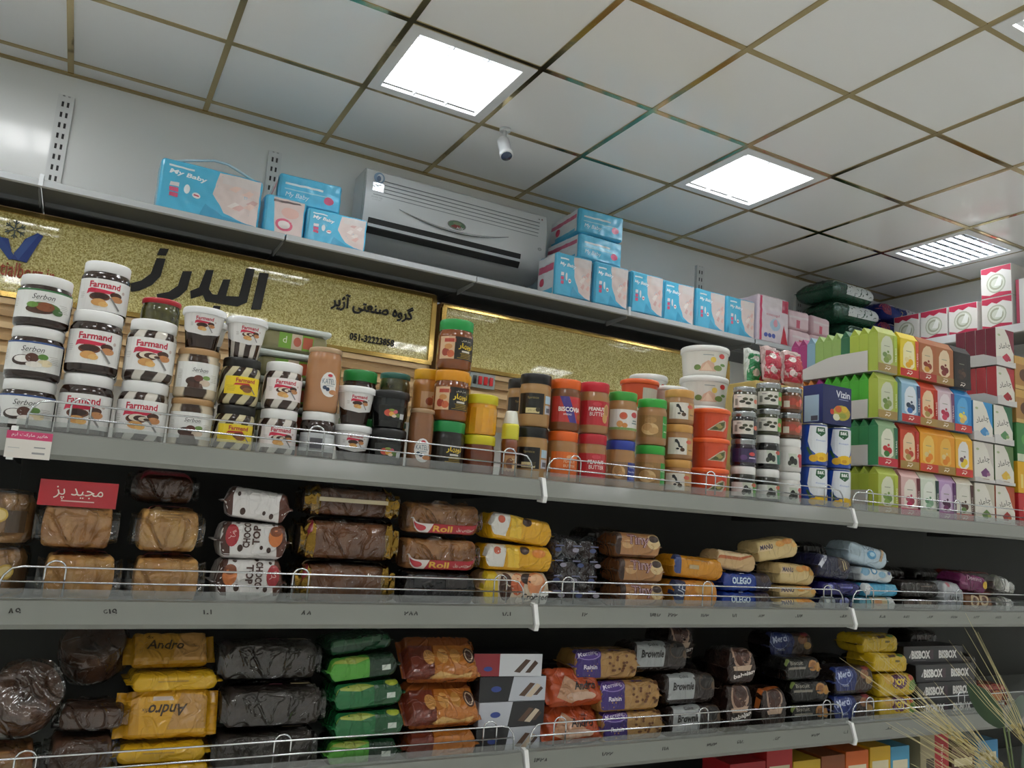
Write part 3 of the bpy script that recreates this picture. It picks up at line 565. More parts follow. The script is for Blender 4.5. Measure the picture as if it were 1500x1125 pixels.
jar('walnut_green', 'peanut_butter_jar', 'green-lidded nut butter jar with walnut picture', .0372, .1155, .022, '#35a03a', peanut, walnut(), .047, lr=.0365, rot=-0.5)
def cow(): return [R(-34, -22, 40, 20, '#d9d3c6'), P([(-14, 14), (-10, 16), (-4, 8), (-2, 0), (4, -2), (4, -6), (-6, -4), (-8, 4), (-12, 8), (-16, 8)], '#2a2a2a'), E(4, -10, 6, 5, '#4a3420'), E(-12, 13, 4, 3, '#1e1e1e'), E(-8, -8, 4, 2.5, '#2a2a2a'), R(16, -22, 40, 20, '#c39a62'), E(22, 10, 9, 5, '#d2644e'), R(20, -12, 34, -9, '#8a6a40')]
jar('tan_lid', 'peanut_butter_jar', 'short nut spread jar with tan lid and cow label', .0378, .0885, .020, '#c9964e', peanut, cow(), .034, lr=.0372, rot=-0.5)
def otub(): return [P([(-44, 18), (44, 18), (40, -22), (-40, -22)], '#d8502a'), P([(-18, -17), (14, 6), (34, 15), (38, -6), (28, -18)], '#cdbfa8'), P([(-12, -16), (14, 3), (32, 9), (32, -6), (20, -16)], '#6f6a3a'), E(14, -5, 10, 6, '#a89a5a'), E(24, 0, 6, 4, '#4f5a2e'), E(4, -11, 7, 4, '#4f5a2e'), E(34, 13, 9, 4, '#d83a2a')]
jar('orange_tub', 'salad_tub', 'orange plastic tub with salad picture', .0475, .0765, .012, '#e8622a', mat('#d9532a', 0.35, coat=0.3), otub(), .036, lr=.0515, shape='tub', r0=.043, cat='tub', rot=-0.5)
def wtub(): return [P([(-70, 30), (70, 30), (64, -30), (-64, -30)], '#dcdbd2'), P([(-26, -24), (-16, -4), (0, 6), (16, -2), (24, -24)], '#d9b49a'), P([(-20, -22), (-4, 0), (14, -22)], '#e6cdb4'), E(-30, -14, 10, 8, '#6f8a4a'), E(30, -14, 14, 8, '#7c9450'), E(14, 8, 8, 8, '#e4c85a'), E(40, 20, 10, 7, '#c8342e'), E(46, -4, 10, 4, '#5e8a3a'), R(-14, 20, 14, 22, '#8a9a98')]
whitep = mat('#dcdcd6', 0.3, coat=0.4)
jar('white_bucket', 'salad_bucket', 'large white salad bucket with white lid', .066, .0852, .017, '#dfe0dc', whitep, wtub(), .036, lr=.069, shape='tub', r0=.060, cat='tub', rot=-0.5)
jar('white_tub', 'salad_tub', 'small white tub with leaf picture', .047, .073, .012, '#dcdeda', whitep, [P([(-50, 22), (50, 22), (46, -22), (-46, -22)], '#dcdcd4'), E(20, 0, 20, 18, '#38403a'), E(22, -3, 12, 9, '#d9cfae'), E(38, 16, 10, 6, '#c8342e'), E(12, 6, 5, 4, '#6f8a4a')], .034, lr=.05, shape='tub', r0=.042, cat='tub', rot=-0.4)
jar('white_bucket_small', 'salad_bucket', 'medium white salad bucket with white lid', .052, .085, .016, '#dfe0dc', whitep, [(i[0], [(x*.72, y*.85) for x, y in i[1]], i[2]) for i in wtub()], .036, lr=.055, shape='tub', r0=.047, cat='tub', rot=-0.4)
jar('orange_tub_back', 'salad_tub', 'orange tub with orange snap lid', .048, .075, .012, '#e8622a', mat('#d9532a', 0.35), [P([(-20, 18), (40, 18), (38, -20), (-20, -20)], '#cfc6b8')], .034, lr=.052, shape='tub', r0=.043, cat='tub')
silver = mat('#a9adae', 0.25, metal=0.9)
def deli(side): return [R(-44, -18, 44, 18, '#dbd8cc'), E(-16, -2, 8, 4, '#3a3c2c'), E(-8, 5, 7, 4, '#4a4c34'), E(0, -6, 8, 4, '#34382a'), E(8, 4, 6, 4, '#50523a'), R(16, -18, 44, 18, side), E(24, 0, 8, 6, '#d9745a'), R(-30, 10, -18, 12, '#777777'), R(-36, -12, -28, 6, '#8a8a80')]
jar('deli_green', 'relish_jar', 'silver-lidded relish jar with white and green label', .035, .0715, .015, '#aaaaaa', mat('#3c4028', .15, coat=.8), deli('#5f9a3c'), .028, lr=.0335, lidm=silver, rot=-0.4)
jar('deli_red', 'relish_jar', 'silver-lidded relish jar with red tomato label', .033, .0715, .015, '#aaaaaa', mat('#5a3a20', .15, coat=.8), [R(-40, -18, 40, 18, '#8a4a34'), E(-6, 2, 14, 10, '#a8402e'), E(12, -4, 10, 8, '#c2543c'), E(20, 4, 9, 6, '#d8584a'), R(-30, -14, -14, 4, '#d3c9b6')], .028, lr=.0315, lidm=silver, rot=-0.4)
jar('deli_plain', 'relish_jar', 'silver-lidded relish jar with pale olive label', .032, .066, .014, '#aaaaaa', mat('#3a3c2a', .15, coat=.8), deli('#cfcabc'), .026, lr=.0305, lidm=silver, rot=-0.4)
jar('deli_dark', 'relish_jar', 'dark jar with silver lid and black olive label', .034, .0735, .015, '#aaaaaa', mat('#1a1a1c', .15, coat=.8), deli('#2a2c30'), .029, lr=.0325, lidm=silver, rot=-0.4)
jar('deli_purple', 'jam_jar', 'dark purple jam jar with silver lid', .034, .0725, .015, '#aaaaaa', mat('#241a2c', .15, coat=.8), [R(-44, -18, 44, 18, '#33274e'), E(14, 4, 10, 5, '#c8453e'), E(-10, -6, 10, 7, '#5a3a72'), R(4, -8, 26, -5, '#cfc6dc')], .028, lr=.0325, lidm=silver, rot=-0.4)
def olive(side): return [R(-42, -22, 42, 14, '#d9d8d2'), P([(-10, 14), (12, 14), (18, -22), (-2, -22)], '#bfc6b4'), E(0, -4, 7, 11, '#20221e'), E(9, -8, 6, 9, '#2c302a'), E(-6, -12, 5, 7, '#3a3e34'), P([(18, 14), (42, 14), (42, -22), (22, -22)], side), E(24, 8, 9, 5, '#d0483c')]
jar('olive_black', 'olive_jar', 'black olive jar with white lid and teal label corner', .0335, .0915, .021, '#e6e6e2', mat('#131315', .15, coat=.8), olive('#2f7a66'), .036, lr=.032, rot=-0.5)
jar('olive_white', 'olive_jar', 'white olive jar with white lid and red label corner', .0325, .0915, .021, '#e6e6e2', mat('#d6d4ce', .3, coat=.4), olive('#b8304a'), .036, lr=.031, rot=-0.5)
jar('olive_green', 'olive_jar', 'white-lidded olive jar with green label corner', .034, .0925, .021, '#e6e6e2', mat('#23241c', .15, coat=.8), olive('#5a9a48'), .036, lr=.0325, rot=-0.5)
# tins
def tin_lab(): return [R(-114, -54, 114, 54, '#1d48a8'), P([(-30, 54), (32, 54), (38, 8), (20, -24), (-4, -34), (-28, -14), (-36, 10)], '#dfe3e6'), P([(-12, 50), (14, 50), (16, 34), (1, 24), (-14, 34)], '#1f5a34'), T('B&K', 1, 42, 9, '#f0f2ee', 20, b=.03), T('Pineapple', 2, 12, 6, '#6a86c0', 30), E(4, -34, 24, 13, '#e6bc1c'), E(2, -38, 8, 5, '#d09a10'), E(-20, -38, 12, 10, '#d8a818'), P([(-30, -30), (-40, -8), (-34, -6), (-22, -26)], '#2c5a2c'), E(30, -30, 10, 12, '#e0b41a')]
jar('tin', 'food_tin', 'blue pineapple tin with white shield label', .0365, .1185, .004, '#c3c7ca', mat('#1d48a8', .3, coat=.4), tin_lab(), .057, lr=.0368, lidm=silver, cat='tin', shape='jar', rot=-.35)
# squat rectangular clear tubs with green labels
def squat(key, desc):
    ps = [('tub_body', rbox('tub_body', .135, .09, .042, mat('#8f8a62', .25, coat=.5), .012, 3), None, None), ('lid', rbox('lid', .145, .1, .012, mat('#c9d2cc', .25, coat=.5), .005, 2), None, 'clear plastic lid')]
    V = ps[1][1]; V.transform(Matrix.Translation((0, 0, .042)))
    ps.append(('paper_label', art('paper_label', [R(-36, -16, 36, 16, '#78a83a'), R(-10, -16, 12, 16, '#c9b8a0'), E(2, 0, 8, 10, '#b8604a'), R(14, -12, 34, 12, '#b95a3c'), T('d', -24, 2, 14, '#e6e9d2', 8)], plane_map((0, -.0452, .022), (1, 0, 0), (0, 0, 1)), GLOSS, step=0), None, None))
    kind(key, 'salad_tub', 'tub', desc, ps, .0545)
squat('squat', 'flat clear salad tub with green label')

# ------------------------------------------------------------------ upper shelf, left and middle: jars and tubs
Z1 = 1.6285; Y1 = -2.41
cols = [(.191, Y1, ['serbon_blue', 'serbon_blue', 'serbon_green'], 'at the far left end of the shelf'),
 (.278, Y1, ['farm', 'farm'], 'second from the left end'), (.281, Y1+.0905, ['farm', 'farm', 'farm'], 'behind the second front pile'),
 (.370, Y1, ['farm_stripe', 'farm_stripe'], 'third from the left end'), (.383, -2.315, ['pickle', 'pickle'], 'behind the large striped jars'),
 (.454, Y1, ['serbon_gold', 'serbon_gold', 'cup_brown'], 'between large striped and yellow-label jars'),
 (.533, Y1, ['farm_yellow', 'farm_yellow', 'cup_stripe'], 'beside the yellow-label jars'),
 (.614, Y1, ['farm_small', 'farm_small'], 'in front of the flat clear tubs'),
 (.470, -2.325, ['farm_yellow', 'farm_yellow', 'cup_brown'], 'in the second row behind tan-lidded jars'),
 (.692, Y1, ['white_lid_dark', 'kateli_tall'], 'right of the small striped jars'),
 (.764, Y1, ['cup_brown', 'cup_brown'], 'in front of the green-lidded jar'),
 (.795, -2.325, ['green_lid_back', 'green_lid_back'], 'behind the low chocolate cups'),
 (.838, Y1, ['floral_tub', 'floral_tub'], 'left of the slim glass jar'),
 (.875, -2.325, ['teal_lid_back', 'teal_lid_back'], 'behind the black floral tubs'),
 (.909, Y1-.01, ['kateli_slim'], 'standing alone left of the honey jars'),
 (.976, Y1, ['nobahar_dark', 'nobahar_yellow', 'nobahar_green'], 'the tallest honey pile'),
 (.953, -2.325, ['yellow_lid_back', 'yellow_lid_back'], 'behind the slim glass jar'), (1.026, -2.325, ['yellow_lid_back', 'yellow_lid_back'], 'behind the tallest honey pile'),
 (1.052, Y1, ['honey_pet_dark', 'honey_pet'], 'right of the tallest honey pile'),
 (1.121, Y1-.015, ['squeeze'], 'standing before the black-lidded jars'),
 (1.187, Y1, ['pb_black', 'pb_black'], 'at the shelf joint, front row'), (1.20, -2.325, ['pb_black', 'pb_black'], 'in the second row, half hidden'),
 (1.269, Y1, ['pb_orange', 'bisco'], 'right of the black-lidded jars'), (1.351, Y1, ['pb_red', 'pb_red_pod'], 'right of the orange-lidded jars'),
 (1.436, Y1, ['nut_blue', 'pb_white_label'], 'between red-lidded and walnut jars'), (1.527, Y1, ['walnut_green', 'walnut_green'], 'left of the cow-label jars'),
 (1.613, Y1, ['tan_lid', 'tan_lid', 'tan_lid'], 'left of the orange tubs'), (1.724, Y1+.005, ['orange_tub', 'orange_tub', 'orange_tub'], 'in the front row'),
 (1.56, -2.31, ['white_tub', 'white_tub', 'white_tub', 'orange_tub_back'], 'behind the green-lidded jars'),
 (1.67, -2.30, ['white_tub', 'white_tub', 'white_tub', 'white_tub'], 'behind the cow-label jars'),
 (1.685, -2.185, ['white_bucket_small']*4, 'behind the white leaf-picture tubs'),
 (1.813, -2.275, ['white_bucket']*5, 'behind the orange tubs'),
 (1.838, Y1, ['olive_green', 'deli_purple', 'deli_dark', 'deli_plain'], 'right of the orange tubs'),
 (1.925, Y1, ['olive_green', 'olive_black', 'deli_green', 'deli_green'], 'in the middle relish column'),
 (2.008, Y1, ['olive_white', 'olive_white', 'deli_red', 'deli_red'], 'left of the blue tins'),
 (2.105, Y1, ['tin', 'tin'], 'left pile of blue tins'), (2.202, Y1, ['tin', 'tin'], 'right pile beside the tea cartons')]
for x, y, ks, wh in cols: column(x, y, Z1, ks, wh, group='jars and tins on the upper shelf')
column(.64, -2.315, Z1, ['squat']*5, 'behind the small striped jars', rz=[0, 3, -2, 0, 2], group='jars and tins on the upper shelf')

# ------------------------------------------------------------------ cartons
def carton(key, name, desc, w, d, h, body, front=None, left=None, gable=0.0, rough=0.4, cat='carton', group=None, r=.0012, frontme=None):
    if gable:
        b = MB(); H = h-gable
        b.add([(-w/2, -d/2, 0), (-w/2, d/2, 0), (w/2, -d/2, 0), (w/2, d/2, 0), (-w/2, -d/2, H), (-w/2, d/2, H), (w/2, -d/2, H), (w/2, d/2, H), (-w/2, 0, h), (w/2, 0, h), (-w/2+.004, 0, H+.002), (w/2-.004, 0, H+.002)],
              [(0, 1, 3, 2), (0, 2, 6, 4), (1, 5, 7, 3), (0, 4, 5, 1), (2, 3, 7, 6), (4, 6, 9, 8), (5, 8, 9, 7), (4, 8, 10), (8, 5, 10), (4, 10, 5), (6, 11, 9), (9, 11, 7), (6, 7, 11)])
        me = b.me('box', mat(body, rough, coat=.15))
    else: me = rbox('box', w, d, h, mat(body, rough, coat=.15), r, 1)
    ps = [('box', me, None, None)]; H = h-gable
    if front: ps.append(('printed_front', art('printed_front', front, plane_map((0, -d/2-.0002, H/2), (1, 0, 0), (0, 0, 1)), INK if rough > .3 else GLOSS, step=0), None, None))
    if left: ps.append(('printed_side', art('printed_side', left, plane_map((-w/2-.0002, 0, H/2), (0, -1, 0), (0, 0, 1)), INK if rough > .3 else GLOSS, step=0), None, None))
    if gable and front:
        sl = Vector((0, d/2, gable)).normalized()
        ps.append(('printed_top', art('printed_top', [R(-w*500+1, 0, w*500-1, math.hypot(d/2, gable)*1000-1, front[0][2])], plane_map((0, -d/2, H), (1, 0, 0), sl), INK, step=0), None, None))
    kind(key, name, cat, desc, ps, h, group)
WT, DT, HT, GT = .087, .0325, .139, .022
def tea(bg, panel, fruit, low, strip=None, tall=True):
    w2, h2 = WT*500, (HT-GT)*500; a = [R(-w2, -h2, w2, h2, bg)]
    a += [P([(-30, -h2+34), (-30, 26), (-22, 42), (-8, h2-6), (10, h2-6), (20, 42), (24, 26), (24, -h2+34), (10, -h2+24), (-16, -h2+24)], panel), R(-16, 20, 10, 22, '#8a8f7a')]
    a += [E(-12, -6, 11, 8, fruit[0]), E(6, -12, 12, 10, fruit[1]), E(-6, -22, 13, 9, fruit[-1]), E(2, 4, 5, 4, fruit[0])]
    a += [R(-w2, -h2, w2, -h2+24, low), P([(-14, -h2+9), (-6, -h2+14), (2, -h2+9), (12, -h2+16), (14, -h2+14), (3, -h2+6), (-5, -h2+10), (-12, -h2+6)], '#eadfd2'), R(-10, -h2+17, 12, -h2+18.6, '#eadfd2')]
    if strip: a += [P([(26, h2), (w2, h2), (w2, -h2+24), (32, -h2+24), (30, 10)], strip), T('TEA BAG', 37, -2, 6, '#eee7da', 44, rot=90)]
    return a
TEAS = {'lime': ('#a9bb4c', tea('#b3bd62', '#c9cdb4', ('#6f8a4a', '#8a9a5a', '#7a9440'), '#a58a52', '#a8c04a')),
 'yellow': ('#e0c62c', tea('#e3c92e', '#f0e6b4', ('#e9d79a', '#e8b418', '#e2a818'), '#c23028', '#d2583a')),
 'brown': ('#a8663c', tea('#a8623a', '#dcc29c', ('#8a3420', '#8f3a24', '#c9922e'), '#a8382c')),
 'brown_pale': ('#a8663c', tea('#a8693f', '#dcc6a4', ('#7a2c28', '#7a2c2c', '#84342c'), '#a1824e')),
 'black': ('#231f1e', tea('#231f1e', '#2c2624', ('#4a3428', '#5a4030', '#3c2c24'), '#2a2422')),
 'sky': ('#8fb8cc', tea('#8fb6cf', '#d9dfe4', ('#2c3a4e', '#34465e', '#3f6fb4'), '#b8302e', '#38446e')),
 'red': ('#c23a2c', tea('#c9482c', '#e2c49c', ('#c96a3a', '#b8402e', '#a8904a'), '#a58648', '#b83228')),
 'berry': ('#b79aa8', tea('#cdb4bc', '#dfd3d6', ('#b8344e', '#a82c48', '#c23a56'), '#a08250', '#7a4a72')),
 'blue': ('#2f86c9', tea('#2f86c4', '#5aa6d6', ('#e3d34a', '#e0c67a', '#d9b45a'), '#c23a34')),
 'strawberry': ('#3f8a5c', tea('#8fae84', '#dcdcc8', ('#c22c34', '#b82c34', '#3f7a3a'), '#c22e3c', '#2c6a4a')),
 'orange': ('#d98f1e', tea('#e09a22', '#e6bc5a', ('#d9c48a', '#e0831c', '#dd7a14'), '#c2402c')),
 'orange_gold': ('#d9961e', tea('#dc9420', '#e2b04a', ('#d9c48a', '#dc861c', '#d97f18'), '#9c7a3a')),
 'lemon': ('#d9a42c', tea('#e2ab30', '#dcd9d4', ('#6a4a5a', '#e6c62c', '#e2c83a'), '#c2332c')),
 'lime_low': ('#aeb944', tea('#aebb52', '#d3d6ba', ('#7a9a4a', '#6f8f44', '#86a24e'), '#b08a52', '#b2bf3e')),
 'rose': ('#cf9a9c', tea('#d9b4ae', '#e6dccf', ('#b8566a', '#a83a50', '#c22c5a'), '#c23a5e', '#6a2c34')),
 'mint': ('#c4cdbb', tea('#ccd4c2', '#dfe2d6', ('#6a9a72', '#8ab08e', '#9abf9e'), '#c9cfc0', '#2c4440')),
 'violet': ('#8a5a94', tea('#b08fb8', '#cdb8d0', ('#4a2440', '#5a2c4c', '#7a3a6a'), '#9a4a8a', '#5a2c62')),
 'cocoa': ('#4a2c24', tea('#d6d2c4', '#dcd8cc', ('#4a3026', '#5a3a2a', '#6a8a4a'), '#b8402e', '#4a2c26'))}
SIDE = {'pink': '#a83e78', 'pale_blue': '#86a9bd', 'pale_green': '#94b263', 'dark_green': '#2f6b48', 'yellow_green': '#a7b944', 'bright_green': '#4fae3a', 'orange_side': '#d98a44', 'magenta': '#a83a86', 'forest': '#3a8a58'}
for k, (b, f) in TEAS.items():
    carton('tea_'+k, 'tea_carton', {'lime': 'olive-print lime', 'brown_pale': 'pale-banded brown', 'sky': 'sky blue berry', 'berry': 'pinkish berry', 'orange_gold': 'gold-footed orange', 'lime_low': 'lime green leaf', 'rose': 'rose pink', 'mint': 'white and mint'}.get(k, k)+' gable-top tea carton', WT, DT, HT, b, f, gable=GT)
for k, c in SIDE.items(): carton('tea_'+k, 'tea_carton', k.replace('_side', '').replace('_', ' ')+' gable-top tea carton', WT, DT, HT, c, gable=GT)
X0 = 2.387; YT = -2.422
tiers = [(['lime_low', 'rose', 'mint', 'violet', 'cocoa'], ['yellow_green']*8), (['strawberry', None, 'orange', 'orange_gold', 'lemon'], ['forest']*8),
         (['lime', 'sky', 'red', 'berry', 'blue'], ['bright_green']*5+['magenta', 'orange_side', 'orange_side']), (['lime', 'yellow', 'brown', 'brown_pale', 'black'], ['yellow_green', 'yellow_green', 'dark_green', 'pale_green', 'pale_green', 'pale_green', 'pale_blue', 'pink', 'pink'])]
ORD = ['second', 'third', 'fourth', 'fifth', 'sixth', 'seventh', 'eighth', 'ninth', 'tenth']
TN = ['lowest', 'second lowest', 'second highest', 'highest']
white_card = mat('#c9c6c2', 0.5)
for ti, (fr, side) in enumerate(tiers):
    z = Z1+ti*(HT+.003)+.002
    for ci, k in enumerate(fr):
        if k is None: continue
        y = YT-(.004 if (k in ('sky',)) else 0)
        place('tea_'+k, X0+ci*.0905+(.012 if ci else 0)-(.006 if ci > 2 else 0), y, z, KIND['tea_'+k]['desc']+' at the front of the '+TN[ti]+' tea tier', group='tea cartons on the right of the upper shelf')
    for si, k in enumerate(side):
        place('tea_'+k, X0, YT+.0335*(si+1), z, '%s, %s from the front in the %s tray' % (KIND['tea_'+k]['desc'], ORD[si], TN[ti]), group='tea cartons on the right of the upper shelf')
    for ci in range(1, 5):          # supporting second row, only its tops can be glimpsed
        k = fr[ci] or 'red'
        place('tea_'+k, X0+ci*.0905+(.012 if ci else 0)-(.006 if ci > 2 else 0), YT+.038, z, KIND['tea_'+k]['desc']+' in the second row of the '+TN[ti]+' tea tier', group='tea cartons on the right of the upper shelf')
    # white cardboard tray with a wavy left wall
    n = len(side); t = thing('display_tray', 'white cardboard tray holding the %s tier of tea cartons' % TN[ti], 'tray', (X0-WT/2-.0025, YT-DT/2, z-.0015), 'white cardboard display trays')
    D = .0335*n+.036; hh = (.07, .062, .058, .066)[ti]
    prof = [(0.0345, 0), (D, 0), (D, .028+.01*(ti % 2))]+[(D-(D-.0345)*q/10, .03+(hh-.03)*(0.5-0.5*math.cos(math.pi*min(1, q/6.5)))) for q in range(1, 11)]
    ob('tray_wall', MB().prism(prof, 0, .0016).me('tray_wall', white_card), t)
    ob('tray_floor', MB().box(0, .001, 0, WT+.004, D, .001).me('tray_floor', white_card), t)
    ob('tray_back', MB().box(0.0016, D-.0015, 0.001, WT+.004, D, .03).me('tray_back', white_card), t)
    if ti >= 2: ob('brown_badge', art('brown_badge', [P([(-20, -9), (20, -9), (20, 6), (14, 9), (-16, 9), (-20, 6)], '#a8824e'), R(-14, -3, 14, 2, '#d8c8a8')], plane_map((0, D-.035, .018), (0, -1, 0), (0, 0, 1)), INK, step=0), t)
place('tea_red', X0+.0905+.012, YT+.002, Z1+(HT+.003)+.002, 'red gable-top tea carton half hidden beside the strawberry carton', group='tea cartons on the right of the upper shelf')
# dark blue square tin above the pineapple tins
carton('vim', 'gelatin_box', 'dark blue box with fruit bowl picture', .118, .07, .112, '#1f2a5e', [R(-59, -56, 59, 56, '#232b5c'), T('Vizin', 24, 34, 20, '#dfe2e8', 58, b=.02), R(6, 18, 46, 20, '#8a94b8'), E(18, -20, 36, 22, '#b8a83e'), E(4, -10, 14, 10, '#c9602c'), E(30, -8, 13, 9, '#d9b43a'), E(-4, -34, 14, 10, '#d6d6b8'), E(-22, -20, 8, 8, '#c23a2c'), E(22, -28, 16, 8, '#8f9a3a')],
       [R(-35, -56, 35, 56, '#2a3570'), R(-30, -50, 22, 26, '#a9c2d9'), R(-6, -48, 18, -34, '#556')] if False else [R(-35, -56, 35, 56, '#2a3570'), R(-30, -50, 22, 26, '#a9c2d9'), R(-6, -48, 18, -34, '#555566')])
place('vim', 2.165, -2.405, Z1+2*.1185+.004, 'dark blue box with fruit bowl picture on top of the tins', group=None)
# herbal cartons with white fronts and coloured sides
WC, DC, HC = .104, .034, .128
def herb(c1, c2, side):
    return [R(-52, -64, 52, 64, '#dcd8cc'), P([(0, 64), (52, 64), (52, -20), (38, 0), (20, 40)], side), T('چاماد', -4, 4, 26, '#3a3a34', 70, rot=14), P([(-18, -34), (8, -18), (28, -30), (12, -48), (-10, -46)], c1), E(22, -38, 10, 6, c2), E(-34, 40, 8, 4, '#a8b48a'), R(-30, -56, 26, -53, '#a89a8c')]
HB = {'burgundy': ('#7a2c3c', '#b83a4e', '#a8324a'), 'crimson': ('#b03a40', '#a82c34', '#8f2a30'), 'azure': ('#3a8fc4', '#4a8fc4', '#7ab0d4'), 'forest': ('#2f6b4a', '#5a8a5a', '#8aa86a'), 'plum': ('#c9c2b8', '#7a4a7a', '#9a6a8a'), 'olive': ('#5a7a44', '#d9b03a', '#d9c25a'), 'ivory': ('#c2bca8', '#6a8a4a', '#a8b46a'), 'rust': ('#b4502c', '#a83a34', '#c25a3a')}
for k, (s, a, b) in HB.items(): carton('herb_'+k, 'herbal_tea_carton', k+'-sided white herbal tea carton', WC, DC, HC, s, herb(a, b, s))
HT_ = HC+.006
lay = [('ivory', 'rust'), ('plum', 'olive'), ('azure', 'forest'), (None, 'crimson'), (None, 'burgundy')]
for r, pr in enumerate(lay):
    for c, k in enumerate(pr):
        if k is None: 
            continue
        x = 2.862+c*.112+(.0 if r < 3 else .022); z = Z1+r*HT_+.002
        nrow = 4 if r >= 3 else 2
        for q in range(nrow):
            place('herb_'+k, x, -2.42+.0355*q, z, '%s, %s from the front, %s herbal row, %s' % (KIND['herb_'+k]['desc'].replace(' tea', ''), (['first']+ORD)[q], POS[5][r], 'left pile' if c == 0 else 'right pile'), group='herbal tea cartons at the right end')
        D = .0355*nrow+.004
        t = thing('display_tray', 'low white tray under the %s herbal cartons in the %s row' % (k, POS[5][r]), 'tray', (x, -2.42-DC/2-.003, z-.0015), 'white cardboard display trays')
        ob('tray_floor', MB().box(-WC/2-.002, 0, 0, WC/2+.002, D+.004, .001).me('tray_floor', white_card), t)
        hw = .04 if r >= 2 else .02
        ob('tray_wall', MB().prism([(0, 0), (D, 0), (D, hw), (D*.3, hw), (0, hw*.6)], -WC/2-.003, -WC/2-.0012).me('tray_wall', white_card), t)
        ob('tray_front', MB().prism([(-WC/2-.003, 0), (WC/2+.002, 0), (WC/2+.002, hw*.5), (0, hw*.35), (-WC/2+.02, hw*.8), (-WC/2-.003, hw*.7)], -.0012, .0, 1).me('tray_front', white_card), t)
# things past the herbal cartons, cut by the frame
carton('tan_box', 'biscuit_carton', 'tan carton with brown picture', .11, .08, .115, '#b08a4c', [R(-55, -57, 55, 57, '#a87c42'), R(-55, 30, 55, 57, '#c29a56'), E(0, -6, 30, 22, '#5a3a22'), R(-55, -57, 55, -44, '#c9a868')])
carton('yellow_box', 'biscuit_carton', 'yellow carton with pale column print', .11, .08, .105, '#d9a522', [R(-55, -52, 55, 52, '#dba823'), R(-40, -36, -26, 10, '#e6cf7a'), R(-20, -36, -6, 10, '#e6cf7a'), R(0, -36, 14, 10, '#e6cf7a')])
carton('red_box', 'biscuit_carton', 'red carton with flower print', .11, .08, .115, '#b8262c', [R(-55, -57, 55, 57, '#ba2a2e'), E(-10, 0, 22, 22, '#d9584a'), E(6, -10, 12, 12, '#e08a6a')])
carton('green_box', 'biscuit_carton', 'green carton with pale foot band', .11, .08, .13, '#3a7a3e', [R(-55, -65, 55, 65, '#3f7f42'), R(-55, -65, 55, -40, '#c9d0b8'), E(0, 10, 30, 20, '#5a9a4a')])
for i, k in enumerate(['red_box', 'yellow_box', 'green_box', 'tan_box', 'tan_box']):
    place(k, 3.10, -2.40, Z1+sum(KIND[q]['h']+.001 for q in ['red_box', 'yellow_box', 'green_box', 'tan_box', 'tan_box'][:i]), KIND[k]['desc']+', %s of the pile at the right frame edge' % POS[5][i], group='cartons at the right frame edge')

# ------------------------------------------------------------------ flow packs, wrapped cakes
def pack_surf(w, d, t, seed=0, n=2.7, wr=.0016, taper=.02, fin=.010, jit=0.0, flat=.035):
    a, b = d/2, t/2; M = 96; pts = []
    for i in range(M+1):
        th = -math.pi/2+2*math.pi*i/M; c, s = math.cos(th), math.sin(th)
        pts.append((-math.copysign(abs(c)**(2/n), c), math.copysign(abs(s)**(2/n), s)))
    L = [0.0]
    for i in range(M): L.append(L[-1]+math.hypot((pts[i+1][0]-pts[i][0])*a, (pts[i+1][1]-pts[i][1])*b))
    per = L[-1]
    def at(s):
        s = s % per; lo, hi = 0, M
        while hi-lo > 1:
            md = (lo+hi)//2
            if L[md] <= s: lo = md
            else: hi = md
        f = (s-L[lo])/max(1e-9, L[lo+1]-L[lo]); return (pts[lo][0]*(1-f)+pts[lo+1][0]*f, pts[lo][1]*(1-f)+pts[lo+1][1]*f)
    sd = Vector((seed*3.7, seed*1.3, seed*7.1))
    def surf(u, s, l=0.0):
        yn, zn = at(s); e = w/2-abs(u); k = min(1, max(0, (e-fin)/taper)); k = (k*(2-k))**.5
        p = Vector((u, yn*a*(.94+.06*k), t/2+zn*b*(flat+(1-flat)*k)))
        nv = Vector((0, math.copysign(abs(yn)**(n-1), yn)/a, math.copysign(abs(zn)**(n-1), zn)/b)).normalized()
        q = p*22+sd; dsp = wr*(noise.noise(q)+.5*noise.noise(q*2.3))*(.5+.9*(1-k)*k*4*.5)
        dsp += (1-k)*k*.006*math.sin(s*330+seed) if e > fin else 0
        dsp -= wr*1.3*max(0, .55-abs(noise.noise(p*26+sd*2))*4)
        if jit: dsp += jit*(1.7*noise.cell(p*62+sd)+1.2*noise.cell(p*29-sd)-1.2)-jit*1.6*max(0, .5-abs(noise.noise(p*24+sd*3))*4); dsp = max(dsp, -.004)
        if zn < -.5: dsp = min(dsp, 0)*.3
        zf = .0012*math.sin(u*900) if e < fin*.5 else 0
        return p+nv*(dsp+l)+Vector((0, 0, zf))
    def s_of(deg):
        return L[int(round((deg+90)/360*M)) % (M+1)]
    return surf, per, s_of
def tube_mesh(name, surf, per, w, m, nu=28, ns=40, fin=.01, smooth=True, tp=.012):
    e = [0, fin*.5, fin, fin+tp*.1, fin+tp*.4, fin+tp]; k = nu-12
    us = [-w/2+q for q in e]+[-w/2+e[-1]+(w-2*e[-1])*(i+1)/(k+1) for i in range(k)]+[w/2-q for q in reversed(e)]
    V = [surf(u, per*j/ns) for u in us for j in range(ns)]; F = []
    for i in range(len(us)-1):
        for j in range(ns):
            j2 = (j+1) % ns; F.append((i*ns+j, i*ns+j2, (i+1)*ns+j2, (i+1)*ns+j))
    F.append(tuple(range(ns))[::-1]); F.append(tuple((len(us)-1)*ns+j for j in range(ns)))
    b = MB(); b.add(V, F); return b.me(name, m, smooth)
_seed = [0]
